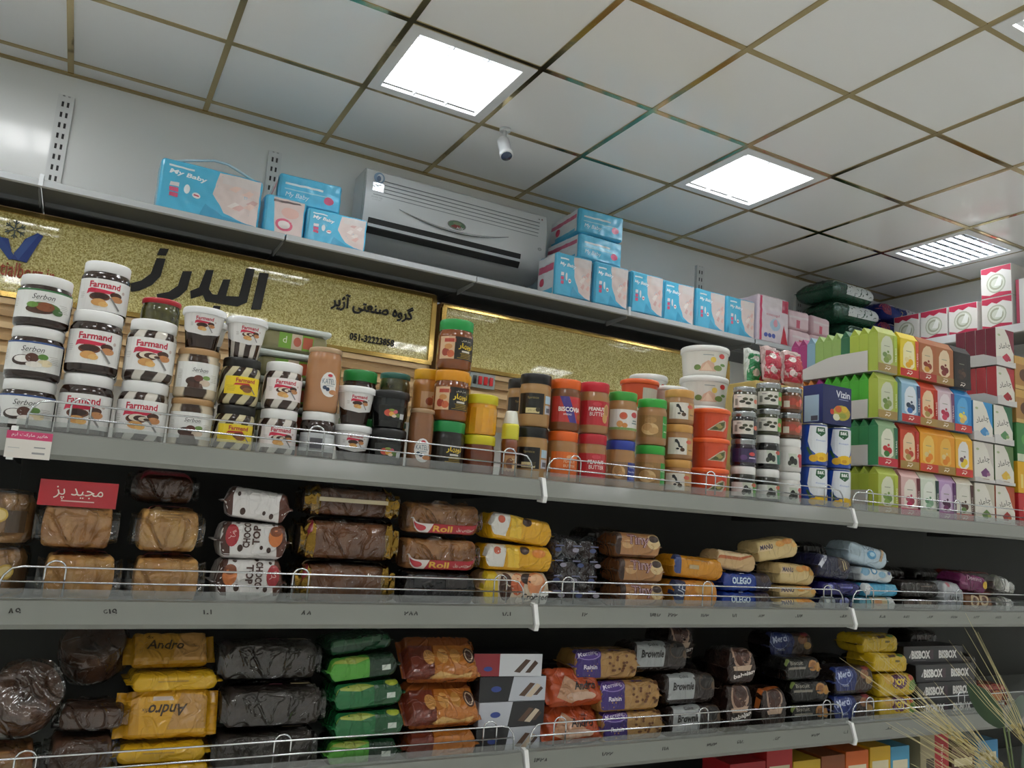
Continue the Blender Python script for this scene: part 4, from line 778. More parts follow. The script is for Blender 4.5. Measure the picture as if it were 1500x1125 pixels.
def pack(key, name, desc, w, d, t, body, items=None, ref=25, wr=.0016, n=4.6, taper=.010, rough=.25, cat='snack pack', group=None, metal=0.0, fin=.010, extra=None, step=5, tilt=0):
    _seed[0] += 1
    surf, per, so = pack_surf(w, d, t, _seed[0], n, wr, taper, fin); m = wrap_mat(body, rough, metal)
    ps = [('wrapper', tube_mesh('wrapper', surf, per, w, m, fin=fin), None, None)]; s0 = so(ref*.3 if ref < 50 else ref)
    if items: ps.append(('printed_panel', art('printed_panel', items, lambda x, y, l: surf(x, s0+y, l), FOIL, step, 1.1, .14), None, None))
    h = t
    if tilt:
        a = math.radians(tilt); M = Matrix.Translation((0, 0, d/2*math.sin(a)))@Matrix.Rotation(a, 4, 'X')
        for p in ps: p[1].transform(M)
        h = d*math.sin(a)+t*math.cos(a)*.6
    kind(key, name, cat, desc, ps+(extra or []), h, group)
def cake(key, name, desc, w, d, t, colour, c2, items=None, ref=35, cat='packed cake', inner=.82, band=None, n=6.0, ends=None, holes=0):
    _seed[0] += 1; f = .012
    surf, per, so = pack_surf(w, d, t, _seed[0], 4.0, .0034, .02, f, .0036, .72); s0 = so(ref); psurf = pack_surf(w, d, t, _seed[0], 4.0, .001, .02, f)[0]
    cw = w*inner; cs, cper, _ = pack_surf(cw, d-.014, t-.009, _seed[0]+50, n, .0018, .006, 0.0)
    cm = tube_mesh('cake', lambda u, s: cs(u, s)+Vector((0, 0, .004)), cper, cw, mat(colour, .65, bump=.5, bscale=90, var=.5, vscale=26, c2=c2), 26, 36, fin=.001, tp=.006)
    ps = [('cake', cm, None, None), ('clear_wrapper', tube_mesh('clear_wrapper', surf, per, w, film_mat('#fbfaf6', .085, .85, .6, 26), fin=f, smooth=False, nu=26, ns=26, tp=.02), None, 'shiny clear film')]
    if items: ps.append(('printed_band', art('printed_band', items, lambda x, y, l: psurf(x, s0+y, l), GLOSS, 5, 2.6, .14), None, None))
    if ends:
        for sgn in (-1, 1):
            V = []; F = []; m_, q_ = 7, 14
            for i in range(m_):
                u = sgn*(w/2-.001-i*.005)
                for j in range(q_+1):
                    p = surf(u, per*(j/q_), .0012); p.z = max(p.z, .006); V.append(p+Vector((0, 0, .004*math.sin(j*2.6+i*1.9)))+Vector((.003*math.sin(j*3.1+i), 0, 0)))
            for i in range(m_-1):
                for j in range(q_): F.append((i*(q_+1)+j, i*(q_+1)+j+1, (i+1)*(q_+1)+j+1, (i+1)*(q_+1)+j))
            ps.append(('twisted_end', mesh('twisted_end', V, F, ends), None, 'crinkled gold foil end'))
    kind(key, name, cat, desc, ps, t+.003)
ZM = 1.353; YM = -2.405
def disc_cake(key, desc, r, h, c1, c2, ring=True, items=None):
    prof = [(.0005, .004), (r*.9, .004), (r, .012), (r*1.0, h-.02), (r*.9, h-.008), (r*.62, h-.006), (r*.5, h-.012), (r*.3, h-.02), (.0005, h-.02)]
    cm = MB().lathe(prof, 36).me('cake', mat(c1, .6, bump=.5, bscale=80, var=.5, vscale=24, c2=c2), True)
    fp = [(.0005, .0), (r*.96, 0), (r*1.06, .01), (r*1.07, h-.018), (r*.98, h-.003), (r*.5, h), (.0005, h)]
    b = MB().lathe(fp, 40)
    for v in b.V:
        q = noise.noise_vector(Vector(v)*30+Vector((r*90, 0, 0))); v += Vector((q.x, q.y, q.z if v.z > .01 else 0))*.005+Vector((noise.cell(Vector(v)*95), noise.cell(Vector(v)*95+Vector((9, 9, 9))), 0))*.0016
    ps = [('cake', cm, None, None), ('clear_wrapper', b.me('clear_wrapper', film_mat('#fbfaf6', .10, .85, .6, 26), False), None, 'shiny clear film')]
    if items: ps.append(('printed_band', art('printed_band', items, cyl_map(r*1.09, h*.5), GLOSS, 6), None, None))
    kind(key, 'ring_cake', 'packed cake', desc, ps, h)
gold_foil = mat('#8f7134', .22, metal=1.0, bump=1.0, bscale=70)
disc_cake('ring_pale', 'round pale ring cake in clear wrap', .062, .09, '#c9a070', '#a87c4c', items=[R(14, -24, 48, 12, '#4a3a2a'), E(2, 4, 14, 12, '#c9a84a'), E(2, 4, 11, 9, '#d8c080')])
disc_cake('ring_choc', 'round chocolate ring cake in clear wrap', .052, .075, '#6a4630', '#38241a')
SP, SP2 = '#c08a4c', '#d9ae6a'
def redband(w, t, txt=None): return [R(-w*380, 18, w*380, 25, '#b8262c')]+([T(txt, 0, 22, 5, '#e9d8c8', w*420)] if txt else [])
cake('sponge', 'sponge_cake', 'golden sponge cake in clear wrap with red strip', .128, .105, .084, SP, SP2, [R(-46, 26, 46, 34, '#b8282c')], ref=35)
cake('sponge_label', 'sponge_cake', 'sponge cake under large red label with white script', .128, .105, .080, '#b07a48', '#c99a5c', [R(-44, 24, 44, 30, '#b3232e')], ref=32)
lc = KIND['sponge_label']['parts']; lc.append(('label_card', MB().box(-.064, -.047, .072, .054, -.0462, .115).me('label_card', mat('#b3232e', .3, coat=.5)), None, 'red card label with white script'))
lc.append(('card_script', art('card_script', [T('مجید پز', -5, 21, 22, '#e6d9cc', 74), R(-30, 7, 20, 9, '#d8b0a8')], plane_map((0, -.0475, .073), (1, 0, 0), (0, 0, 1)), GLOSS, 0), None, None))
KIND['sponge_label']['h'] = .08
cake('sponge_pale', 'sponge_cake', 'pale yellow sponge cake block in clear wrap', .118, .105, .080, '#d2ab66', '#b98444', [R(-42, 24, 42, 31, '#b33a2c'), R(-20, 2, 22, 3.2, '#8a6a3a'), R(-18, -3, 20, -1.8, '#8a6a3a'), R(-10, -8, 12, -6.8, '#8a6a3a')], ref=35)
cake('sponge_shaded', 'sponge_cake', 'sponge cake and red label painted dull as back shade', .118, .105, .06, '#6a4430', '#4a2c20', [R(-44, 0, 44, 30, '#8f2230'), T('مجید', 0, 16, 16, '#c9a8a0', 50)], ref=35)  # cake and label colours darkened to stand for shade at the back
def choco(up): 
    s = 1 if up else -1; q = lambda i: i
    a = [R(-62, -38, 62, 40, '#dcd9d6'), P([(-66, -40), (-40, -40), (-46, 0), (-38, 42), (-66, 42)], '#4a2a20'), P([(66, -40), (44, -40), (38, 0), (46, 42), (66, 42)], '#5a3224')]
    for x, y, r in ((-30, 24, 4), (-24, -26, 5), (10, 28, 4), (28, -28, 4), (34, 20, 3), (-36, 4, 3), (14, -24, 3)): a.append(E(x, y, r, r*1.3, '#3a2218'))
    a += [E(-40*s, -4, 12, 20, '#a82c34'), T('گز', -40*s, -2, 16, '#e2b8b0', 14), E(38*s, -4, 13, 18, '#c9743a'), E(38*s, 6, 11, 9, '#7a4224'),
          T('CHOCO', -14*s, -2, 13, '#4a3028', 46, rot=90 if up else -90, b=.04), T('TOP', 3*s, -2, 14, '#4a3028', 34, rot=90 if up else -90, b=.04)]
    return a
pack('choco_a', 'chocolate_cake_pack', 'white and brown splash-print cake pack', .136, .09, .082, '#d6d2cf', choco(False), 20)
pack('choco_b', 'chocolate_cake_pack', 'white and brown splash-print cake pack, lettering upward', .14, .09, .066, '#d6d2cf', choco(True), 20)
pack('choco_c', 'chocolate_cake_pack', 'white and brown cake pack lying askew', .132, .09, .056, '#d6d2cf', choco(True)[:10], 25)
LO, LO2 = '#6a4024', '#8f5c34'
cake('loaf', 'cake_loaf', 'long brown cake loaf with gold foil ends', .205, .10, .081, LO, LO2, [R(-84, 26, -30, 36, '#d2c2a0'), R(-30, 26, 20, 36, '#2c1a14'), R(20, 26, 84, 36, '#d2c2a0'), P([(-92, -14), (-80, -14), (-78, 14), (-92, 14)], '#8a2430')], ref=35, inner=.86, ends=gold_foil)
cake('loaf_thin', 'cake_loaf', 'flatter dark cake loaf with gold foil ends', .195, .10, .062, '#5a3420', '#7a4a2a', [R(-70, -22, 70, -14, '#cbbb98')], ref=25, inner=.86, ends=gold_foil)
def salami(): return [R(-80, -6, 80, 12, '#a8222e'), P([(-80, -6), (-40, -6), (-30, 12), (-80, 12)], '#d6cdc8'), E(-60, 3, 14, 6, '#b8303a'), T('Roll', -8, 3, 12, '#d9a43a', 44, b=.03), T('سوئیس رول', 44, 3, 8, '#e6d6c8', 40)]
cake('swiss', 'swiss_roll', 'swiss roll with red and white brand strip', .174, .085, .070, '#8a5430', '#c08a4a', salami(), ref=-28, inner=.9)
pack('dark_roll', 'swiss_roll', 'black wrapped swiss roll', .178, .085, .071, '#1c1a1c', [R(-60, -6, -10, 14, '#2c2a2c'), R(10, -10, 60, 10, '#302a2a')], 20, wr=.003, rough=.12)
def croi(big): 
    a = [R(-80, -36, 80, 34, '#d9a21c'), P([(-84, -30), (-40, -30), (-34, 26), (-84, 26)], '#d6d3cc'), E(-58, 4, 9, 8, '#c25a3e'), P([(-36, 30), (-10, 30), (0, -30), (-30, -30)], '#e2b93a'), E(10, 8, 12, 10, '#3c2418'), E(46, 2, 18, 9, '#d9822e')]
    if big: a = [R(-80, -40, 80, 40, '#c9b8a0'), P([(-86, -40), (-44, -40), (-50, 40), (-86, 40)], '#d9bb2c'), E(-28, -4, 16, 30, '#4a2c20'), E(0, 2, 16, 24, '#c9643c'), E(-2, 14, 12, 9, '#e2b48a'), E(24, 14, 16, 12, '#3a2a22'), E(46, 4, 22, 26, '#d98e60'), E(46, 12, 16, 12, '#e6b48a'), R(36, -40, 84, -16, '#dcdcd8'), T('Croissee', 44, -24, 13, '#2a2a28', 66, sh=.2, b=.02)]
    return a
pack('croissant_a', 'croissant_pack', 'croissant pack with croissant picture and white corner', .178, .09, .076, '#d9b48a', croi(True), 15)
pack('croissant_b', 'croissant_pack', 'yellow croissant pack with white end', .185, .09, .055, '#d9a21c', croi(False), 25)
pack('croissant_c', 'croissant_pack', 'rumpled yellow croissant pack with pointed end', .175, .085, .056, '#d9a81e', croi(False)[:5], 30, wr=.004)
# clear bag of chocolate cakes
bp = []; surf, per, so = pack_surf(.15, .15, .07, 77, 3.2, .004, .02, .006, .002)
rot90 = Matrix.Rotation(math.radians(90), 4, 'X')
cm_ = mat('#4a2a1c', .4, coat=.4, var=.4, vscale=20)
for i in range(3):
    for j in range(3):
        s = MB().lathe([(.0005, -.021), (.012, -.018), (.019, -.009), (.021, 0), (.019, .010), (.012, .018), (.0005, .021)], 18).me('chocolate_cake', cm_, True)
        s.transform(Matrix.Translation((-.047+.047*i, 0, .028+.05*j))); bp.append(('chocolate_cake', s, None, None))
tm = tube_mesh('clear_bag', surf, per, .15, film_mat('#dfe0ee', .12, .85, .6, 40), fin=.006, smooth=False); tm.transform(Matrix.Translation((0, .035, .086))@rot90); bp.append(('clear_bag', tm, None, 'shiny clear bag'))
bag_it = []
for i in range(3):
    for j in range(4): bag_it += [E(-47+47*i+8*(-1)**j, -52+34*j, 9, 5, '#3f4a78' if (i+j) % 2 else '#8f8a9a'), R(-62+47*i, -44+34*j, -40+47*i, -41+34*j, '#6a6a8a')]
bp.append(('printed_panel', art('printed_panel', bag_it, plane_map((0, -.0365, .078), (1, 0, 0), (0, 0, 1)), GLOSS, 0), None, None))
kind('choc_bag', 'chocolate_cake_bag', 'packed cake', 'tall clear bag of chocolate cakes', bp, .155)
def tiny(): return [R(-70, -32, 70, 34, '#a8784a'), P([(-74, -32), (-50, -32), (-46, 34), (-74, 34)], '#3a241a'), E(-30, -8, 16, 10, '#c9a070'), E(44, 0, 20, 18, '#d6bb8a'), E(44, 6, 14, 8, '#3a221a'), T('Tiny', 0, 0, 30, '#5a2030', 64, b=.06), T('Tiny', 0, 0, 28, '#ead6d2', 62, b=.01), T('Tiny', 0, 0, 27, '#7a2a42', 60, b=-.015), E(-8, 24, 9, 4, '#c2a45a'), R(-70, 28, 70, 34, '#5a3a20')]
pack('tiny', 'snack_cake_pack', 'brown snack cake pack with outlined white lettering', .15, .085, .058, '#6a4428', tiny(), 22, wr=.0025, rough=.15)
pack('orange_pack', 'biscuit_pack', 'orange biscuit pack with dark corner and pale letters', .158, .085, .07, '#c97e22', [R(-34, -34, 70, 34, '#d08a34'), E(24, 6, 30, 20, '#dba04c'), P([(-76, -34), (-40, -34), (-30, 20), (-60, 34), (-76, 34)], '#2f3a5a'), T('UP', -46, -4, 22, '#c9d0dc', 28, rot=70), R(0, -18, 16, -14, '#a8641c'), R(26, 16, 46, 20, '#a8641c')], 20)
pack('amber_pack', 'biscuit_pack', 'plain amber biscuit pack with small print panel', .172, .085, .054, '#d08c1c', [R(-74, -28, -54, 26, '#3a4a7a'), R(-30, -14, 0, -4, '#b8a070'), R(-40, 6, 30, 8, '#a06a14'), R(-36, 12, 26, 14, '#a06a14')], 25)
pack('olego', 'biscuit_pack', 'royal blue biscuit pack with pale blue lettering', .186, .085, .046, '#1e3c92', [P([(30, -30), (90, -30), (90, 30), (22, 30)], '#241c34'), T('OLEGO', -24, -2, 17, '#c6daee', 66, b=.04), R(-24, 16, -8, 19, '#d8dfe8'), E(56, 4, 16, 10, '#3a2620')], 18)
pack('cream_pack', 'biscuit_pack', 'cream biscuit pack with curled end', .14, .08, .048, '#c9a878', [P([(-60, -6), (10, -6), (50, 10), (-60, 16)], '#b8683a'), P([(-60, 2), (10, 2), (48, 14), (-60, 22)], '#d8c096')], 25, wr=.003)
def manu(): return [R(-68, -10, -24, 6, '#d9c090'), T('MANU', -40, 0, 12, '#3a3050', 44, b=.03), E(8, 4, 16, 8, '#d99a44'), E(34, 8, 18, 8, '#d08a3a'), E(54, -4, 10, 7, '#d9a85a')]
pack('manu', 'wafer_pack', 'cream banana wafer pack', .152, .085, .032, '#d6bd86', manu(), 25)
pack('manu_fat', 'wafer_pack', 'plump cream banana wafer pack', .155, .085, .055, '#d6bd86', manu(), 25, wr=.003)
pack('navy', 'biscuit_pack', 'dark navy biscuit pack with white stripes', .155, .10, .064, '#1c1d38', [R(-74, -24, 74, 24, '#1e1f3c'), P([(-72, -10), (-40, 20), (-24, 20), (-60, -22)], '#d0d3dc'), T('MOI', -46, 2, 16, '#2a2f5a', 30, rot=-25), E(36, 0, 26, 22, '#3a2c28'), P([(20, 22), (24, 22), (44, -16), (40, -18)], '#b8a878'), P([(30, 22), (33, 22), (52, -12), (49, -14)], '#b8a878')], 35)
pack('purple', 'biscuit_pack', 'violet blue biscuit pack with round emblem', .172, .085, .039, '#2b2866', [E(-46, 0, 14, 10, '#3c3c94'), E(-46, 0, 8, 6, '#8f94c8'), R(-10, -3, 40, 2, '#6a6cb0')], 15)
pack('navy_dots', 'biscuit_pack', 'navy and grey dotted biscuit pack', .145, .085, .04, '#2a2c52', [R(-66, -20, -16, 20, '#8a949a'), E(-44, 4, 8, 8, '#c0c8c4'), E(-28, -6, 7, 7, '#5a646a'), E(10, 0, 9, 8, '#6a70a8'), E(30, 4, 8, 8, '#7a80b4'), E(48, -6, 7, 6, '#565a94')], 15)
pack('milk_a', 'biscuit_pack', 'turquoise and green biscuit pack', .165, .085, .041, '#6ab0b8', [R(-30, -18, 40, 18, '#c9b890'), E(0, 0, 18, 10, '#c28a5a'), R(44, -18, 78, 18, '#d2d8d8'), R(-78, -18, -50, 18, '#5a9ab0')], 15)
pack('milk_b', 'biscuit_pack', 'sky blue biscuit pack with white end', .172, .085, .037, '#4ea6cc', [P([(-82, -20), (-54, -20), (-46, 20), (-82, 20)], '#d6dcdc'), P([(10, -14), (60, -6), (70, 10), (20, 10)], '#6ab8d8')], 20)
pack('milk_c', 'biscuit_pack', 'white biscuit pack with blue swirls', .155, .085, .038, '#cfd6d8', [E(-50, 0, 18, 12, '#7aa8c4'), E(-14, 4, 14, 10, '#4a8ab4'), E(-14, 4, 9, 6, '#cfd6d8'), E(20, -4, 16, 9, '#8ab4cc'), E(50, 2, 6, 5, '#5a6a9a')], 20)
pack('milk_d', 'biscuit_pack', 'pale blue biscuit pack with dark lettering', .165, .09, .058, '#b4c8d4', [R(-70, -20, -30, 24, '#9fb2bc'), T('COW', -2, 10, 15, '#3a4a5a', 44), E(10, -8, 18, 12, '#5a9ac4'), E(12, -6, 10, 6, '#a9cfe0'), P([(40, -20), (52, 24), (60, 24), (50, -20)], '#b89a74')], 28)
pack('cocoa_a', 'biscuit_pack', 'dark brown biscuit pack with grey print', .185, .085, .040, '#2c2019', [R(-78, -14, 78, 14, '#2e221b'), R(-10, -4, 50, 4, '#6a5c50'), T('NUTTI', 20, -1, 9, '#a89a84', 44), E(-50, 0, 20, 10, '#3c2c22')], 20)
pack('cocoa_b', 'biscuit_pack', 'black brown biscuit pack, almost unprinted', .185, .085, .05, '#241c18', [R(0, -2, 50, 2, '#5a5048')], 25)
pack('white_tri', 'biscuit_pack', 'white and grey pack with black swirl lettering', .12, .085, .09, '#b8bcc0', [R(-52, -40, 52, 0, '#8f9498'), T('Lovy', 6, -20, 18, '#1e1e20', 56, b=.04), E(-26, 20, 9, 8, '#c26a7a')], 20, wr=.004)
pack('domino', 'biscuit_pack', 'magenta biscuit pack with white lettering', .14, .085, .055, '#6a1e4e', [T('Domino', 0, 4, 13, '#d9b8c8', 60), E(50, -10, 12, 12, '#d0a828'), R(-60, -20, -30, -12, '#8a3a6a')], 25)
pack('cream_sand', 'biscuit_pack', 'brown sandwich biscuit pack with cream rings', .155, .085, .055, '#7a5436', [E(-24, 0, 22, 20, '#c9b088'), E(-24, 0, 13, 12, '#6a4028'), E(24, 4, 22, 20, '#cdb894'), E(24, 4, 13, 11, '#6a4028')], 15)
pack('silver_pack', 'snack_bag', 'crumpled silver snack bag', .12, .11, .05, '#b4b4b0', [P([(-50, -30), (-20, -30), (-34, 30), (-50, 30)], '#6a6c60'), P([(0, -30), (20, -30), (10, 30), (-8, 30)], '#d6d6d2')], 40, wr=.006, rough=.18, metal=.7)
pack('red_bag', 'snack_bag', 'large dull red snack pack', .2, .12, .06, '#6a231c', [R(-80, 0, 80, 20, '#8a3a34')], 40, wr=.003)
pack('shaded_pack', 'snack_bag', 'snack pack painted near black as back-row shade', .15, .09, .06, '#171412', [R(-40, -8, 30, 6, '#2c2622')], 30, wr=.003)  # near-black wrapper stands in for packs sunk in shade
def mcol(x, ks, wh, rz=None, dx=None, dy=None, y=YM, z=ZM, ry=None): column(x, y, z, ks, wh, rz, dx, dy, group='packs on the middle shelf', ry=ry)
mcol(.166, ['ring_pale', 'ring_pale'], 'at the left frame edge', rz=[30, 10], y=-2.388)
mcol(.308, ['sponge', 'sponge_label'], 'second middle shelf pile', rz=[2, -2], dx=[0, -.012])
mcol(.447, ['sponge', 'sponge_pale', 'sponge_shaded'], 'beside the splash-print packs', rz=[-2, 1, 3], dx=[0, -.008, -.02], dy=[0, 0, .06])
mcol(.588, ['choco_a', 'choco_b', 'choco_c'], 'between sponge cakes and loaves', rz=[1, -1, -6], dx=[0, 0, 0], ry=[0, 0, 5])
mcol(.775, ['loaf', 'loaf', 'loaf_thin'], 'in the widest brown pile', rz=[0, 1, -2], y=-2.39)
mcol(.973, ['dark_roll', 'swiss', 'swiss'], 'left of the yellow croissants', rz=[0, -1, 1])
mcol(1.153, ['croissant_a', 'croissant_b', 'croissant_c'], 'near the shelf joint', rz=[-2, 1, 4], dx=[0, .0, -.002], ry=[0, 1, 6])
column(1.327, -2.378, ZM, ['choc_bag'], 'right of the croissant packs', rz=0, group='packs on the middle shelf')
mcol(1.487, ['tiny', 'tiny', 'tiny'], 'right of the clear chocolate bag', rz=[1, -1, -2], dx=[.004, 0, -.012])
mcol(1.656, ['orange_pack', 'amber_pack'], 'left of the royal blue packs', rz=[0, -3], dx=[0, .008], ry=[0, 3])
mcol(1.829, ['olego', 'olego', 'cream_pack'], 'right of the orange packs', rz=[0, 1, -6], dx=[0, 0, -.035], ry=[0, 0, 4])
mcol(2.012, ['manu', 'manu', 'manu_fat', 'manu_fat'], 'right of the royal blue packs', rz=[0, -1, 3, -4], dx=[0, 0, -.008, -.07], ry=[0, 0, 2, -9])
mcol(2.176, ['navy_dots', 'purple', 'navy'], 'left of the pale blue packs', rz=[0, 0, 4], dx=[-.008, .006, -.04], ry=[0, 0, 5])
mcol(2.335, ['milk_a', 'milk_b', 'milk_c', 'milk_d'], 'at the right shelf joint', rz=[0, 2, 0, -5], dx=[-.005, .008, -.01, -.05], ry=[0, 0, 3, 9])
mcol(2.52, ['cocoa_a', 'cocoa_b'], 'right of the pale blue packs', rz=[0, -2])
mcol(2.672, ['white_tri'], 'right of the dark brown packs', rz=[4])
mcol(2.805, ['cream_sand', 'domino'], 'left of the silver bags', rz=[0, -5], dx=[0, -.025], ry=[0, 6])
mcol(2.938, ['silver_pack', 'silver_pack'], 'at the right end', rz=[3, -4], y=-2.395, ry=[0, 12])
mcol(2.98, ['red_bag', 'red_bag'], 'at the right end, behind the silver bags', rz=[0, 4], y=-2.27)
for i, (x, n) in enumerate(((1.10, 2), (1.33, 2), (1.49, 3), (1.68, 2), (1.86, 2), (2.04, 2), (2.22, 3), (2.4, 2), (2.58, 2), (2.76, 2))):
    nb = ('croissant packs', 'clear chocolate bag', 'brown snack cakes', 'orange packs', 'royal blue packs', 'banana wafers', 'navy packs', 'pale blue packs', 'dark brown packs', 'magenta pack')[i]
    column(x, -2.26, ZM, ['shaded_pack']*n, 'behind the '+nb, group='shaded packs in the back row')

# ------------------------------------------------------------------ lower shelf
ZL = 1.057; YL = -2.405
def andro(ink='#3a2a18', col='#c9961f', r=0): return [R(-60, -36, 62, 36, col), P([(0, -30), (20, 30), (64, 26), (64, -30)], '#b4884a'), R(-26, 18, 8, 25, '#c4b4a8'), P([(-60, -36), (-44, -36), (-50, 36), (-60, 36)], '#b8861a'), T('Andro', -2 if r else -8, 2, 20, ink, 62, rot=r, sh=.25, b=.02), T('Mix', -36, 2 if r else 18, 7, ink, 14, rot=r, sh=.2)]
pack('andro', 'cake_pack', 'mustard yellow cake pack with dark script', .168, .080, .034, '#c4901c', andro(r=180), 90, wr=.003, tilt=64, taper=.02, fin=.016)
pack('andro_flat', 'cake_pack', 'thin yellow cake pack seen edge on', .16, .10, .031, '#cfa320', [R(-30, -2, 20, 0, '#a8821a')], 10, wr=.003)
pack('andro_shaded', 'cake_pack', 'yellow cake pack painted dimmer as shade of the shelf above', .155, .062, .028, '#a87c1e', andro('#3a2a18', '#a87c24')[:2]+andro()[4:], 90, wr=.003, tilt=42, fin=.014)  # the yellow pack again, its colours darkened as shade under the shelf
cake('roll_choc', 'roll_cake', 'chocolate roll cake in clear wrap', .112, .10, .082, '#5a3620', '#3a2416')
cake('roll_flat', 'roll_cake', 'flat brown roll cake in clear wrap', .115, .09, .046, '#5f4030', '#3c281e')
cake('sponge_gold', 'sponge_cake', 'pale golden cake with red band in clear wrap', .11, .10, .072, '#c2a05c', '#8a3a2c')
cake('choc_loaf', 'cake_loaf', 'dark chocolate cake loaf in shiny clear wrap', .19, .105, .073, '#30231b', '#1e1611', [R(30, 24, 70, 32, '#8a7a5a'), R(-10, 26, 14, 30, '#6a2a3a')], inner=.9)
def green(k): return [R(-76, -26, 10, 24, '#4f9a34' if k else '#1f6a3a'), P([(-70, 8), (-20, 22), (12, 10), (-20, 2)], '#9aa84a'), P([(10, -26), (78, -26), (78, 24), (10, 24)], '#10301c' if k else '#174f2c'), E(48, 14, 14, 8, '#a8b43c' if not k else '#16361f'), R(36, -16, 54, -6, '#c3ccc2')]
pack('green_a', 'cake_pack', 'deep green cake pack with leaf print', .158, .10, .05, '#174f2c', green(0), 25, wr=.002)
pack('green_b', 'cake_pack', 'bright and dark green cake pack', .156, .10, .046, '#1c4a2a', green(1), 25, wr=.002)
pack('green_c', 'cake_pack', 'dull green cake pack seen edge on', .15, .09, .034, '#1f4a30', [R(-60, -4, 40, 6, '#2f5a3a')], 25, wr=.002)
def caramel(): return [R(-84, -40, -20, 40, '#6a2c1c'), P([(-24, -40), (84, -40), (84, 40), (-16, 40)], '#b06a24'), E(-30, 12, 12, 18, '#c08a4a'), E(0, 14, 12, 18, '#c9924e'), E(28, 14, 11, 18, '#c08a46'), E(58, 14, 12, 20, '#4a2c20'), E(58, 14, 9, 16, '#c9b49a'), E(58, 14, 7, 13, '#4a2c20'), P([(-30, -30), (-10, -20), (30, -28), (60, -22), (60, -34), (-30, -36)], '#c9a060')]
pack('caramel', 'cake_pack', 'brown and orange cake pack with round seal', .174, .095, .045, '#8a4a20', caramel(), 80, wr=.002, tilt=42)
pack('caramel_low', 'cake_pack', 'brown and amber cake pack, mostly under the others', .168, .11, .052, '#7a4420', caramel()[:2], 25)
def wafer(dark): 
    bgc, b2 = ('#1a1a1e', '#b8bcc4') if dark else ('#b9bcc4', '#1a1a1e')
    return [R(-78, -25, 78, 25, b2), P([(-78, -25), (-10, -25), (0, 25), (-78, 25)], bgc), E(-40, 0, 12, 6, '#2a3f8a'), P([(14, -14), (40, 12), (52, 10), (28, -16)], '#5a4030'), P([(30, -16), (56, 10), (66, 6), (44, -18)], '#c9b8a0'), P([(48, -14), (66, 4), (72, 0), (58, -14)], '#4a3228')]
for k, dk, nm in (('wafer_white', 0, 'white and black wafer carton with striped wafer picture'), ('wafer_dark', 1, 'black and white wafer carton with striped wafer picture')):
    carton(k, 'wafer_carton', nm, .158, .075, .051, '#22242a' if dk else '#a9adb4', wafer(dk), rough=.25)
carton('wafer_red', 'wafer_carton', 'black wafer carton with red end', .158, .075, .046, '#1a1a1e', [R(-79, -23, -20, 23, '#8a1f2a'), R(-20, -23, 79, 23, '#c6c8cc'), P([(14, -14), (40, 12), (52, 10), (28, -16)], '#4a3428'), P([(40, -16), (62, 10), (70, 4), (52, -16)], '#4a3428'), E(-46, -8, 10, 5, '#2c3f8a')], rough=.25)
pack('andro_red', 'cake_pack', 'orange red cake pack with black script', .158, .082, .04, '#b04a24', [P([(-60, -20), (-20, 30), (30, -10), (-20, -34)], '#b88a68'), E(6, -20, 40, 10, '#c2a088'), T('Andro', 24, 4, 20, '#1c1410', 58, sh=.25, b=.03), T('Mix', 34, 20, 7, '#1c1410', 14)], 88, wr=.004, tilt=50)
def morn(): 
    rd = random.Random(4); a = [R(-92, -38, 92, 38, '#a8814c'), P([(-96, -38), (-16, -38), (-20, 0), (-10, 38), (-96, 38)], '#3a2470'), E(-52, 14, 34, 13, '#8f7ab8'), E(-52, 14, 31, 11, '#46287c'), T('Morning', -52, 14, 12, '#d6cfe0', 54, rot=8, sh=.1, b=.02), T('Raisin', -46, -14, 10, '#d9d4e2', 36, b=.03), R(8, 22, 40, 30, '#3a2470')]
    return a+[E(rd.uniform(0, 84), rd.uniform(-28, 26), 4, 3, '#6a4020', 8) for _ in range(26)]
pack('morning', 'biscuit_pack', 'purple and tan biscuit pack with raisin spots', .19, .09, .066, '#a07840', morn(), 22)
def brownie(): return [R(-90, -34, 90, 36, '#2a211e'), P([(-74, -34), (8, -34), (18, 36), (-66, 36)], '#9ea2a2'), E(52, 4, 24, 18, '#16120f'), E(52, 4, 26, 20, '#4a3a2c'), E(52, 4, 22, 17, '#171310'), T('Cake', -20, 18, 9, '#2c2c2c', 28, sh=.2), T('Brownie', -24, -4, 18, '#22201e', 66, sh=.2, b=.03), E(80, -6, 14, 12, '#5a4632')]
pack('brownie', 'cake_pack', 'grey and black brownie pack with script', .18, .09, .071, '#2a211e', brownie(), 25, wr=.003, rough=.18)
def muff(): return [P([(-44, -50), (44, -50), (44, 50), (-44, 50)], '#2a1a14'), E(0, 12, 30, 34, '#a88a76'), E(0, 14, 24, 28, '#4a2a1e'), E(2, 24, 18, 14, '#3a1f16'), P([(-30, -14), (30, -10), (24, -24), (-26, -24)], '#bfa48c'), T('babajan', 6, -34, 14, '#e6e0da', 66, rot=12, b=.03)]
pack('muffin_flat', 'muffin_pack', 'dark brown muffin pack with swirled cup picture', .105, .10, .085, '#241712', muff(), 30, wr=.004, rough=.15, taper=.012)
pack('muffin', 'muffin_pack', 'tall brown muffin pack with pale letters', .105, .09, .115, '#241712', muff(), 10, wr=.003, rough=.15, taper=.012)
pack('muffin_orange', 'muffin_pack', 'brown muffin pack with orange top', .112, .09, .10, '#2a1a14', muff()[:5]+[P([(-50, 30), (50, 44), (50, 56), (-50, 46)], '#b0602c')], 10, wr=.003, rough=.15, taper=.012)
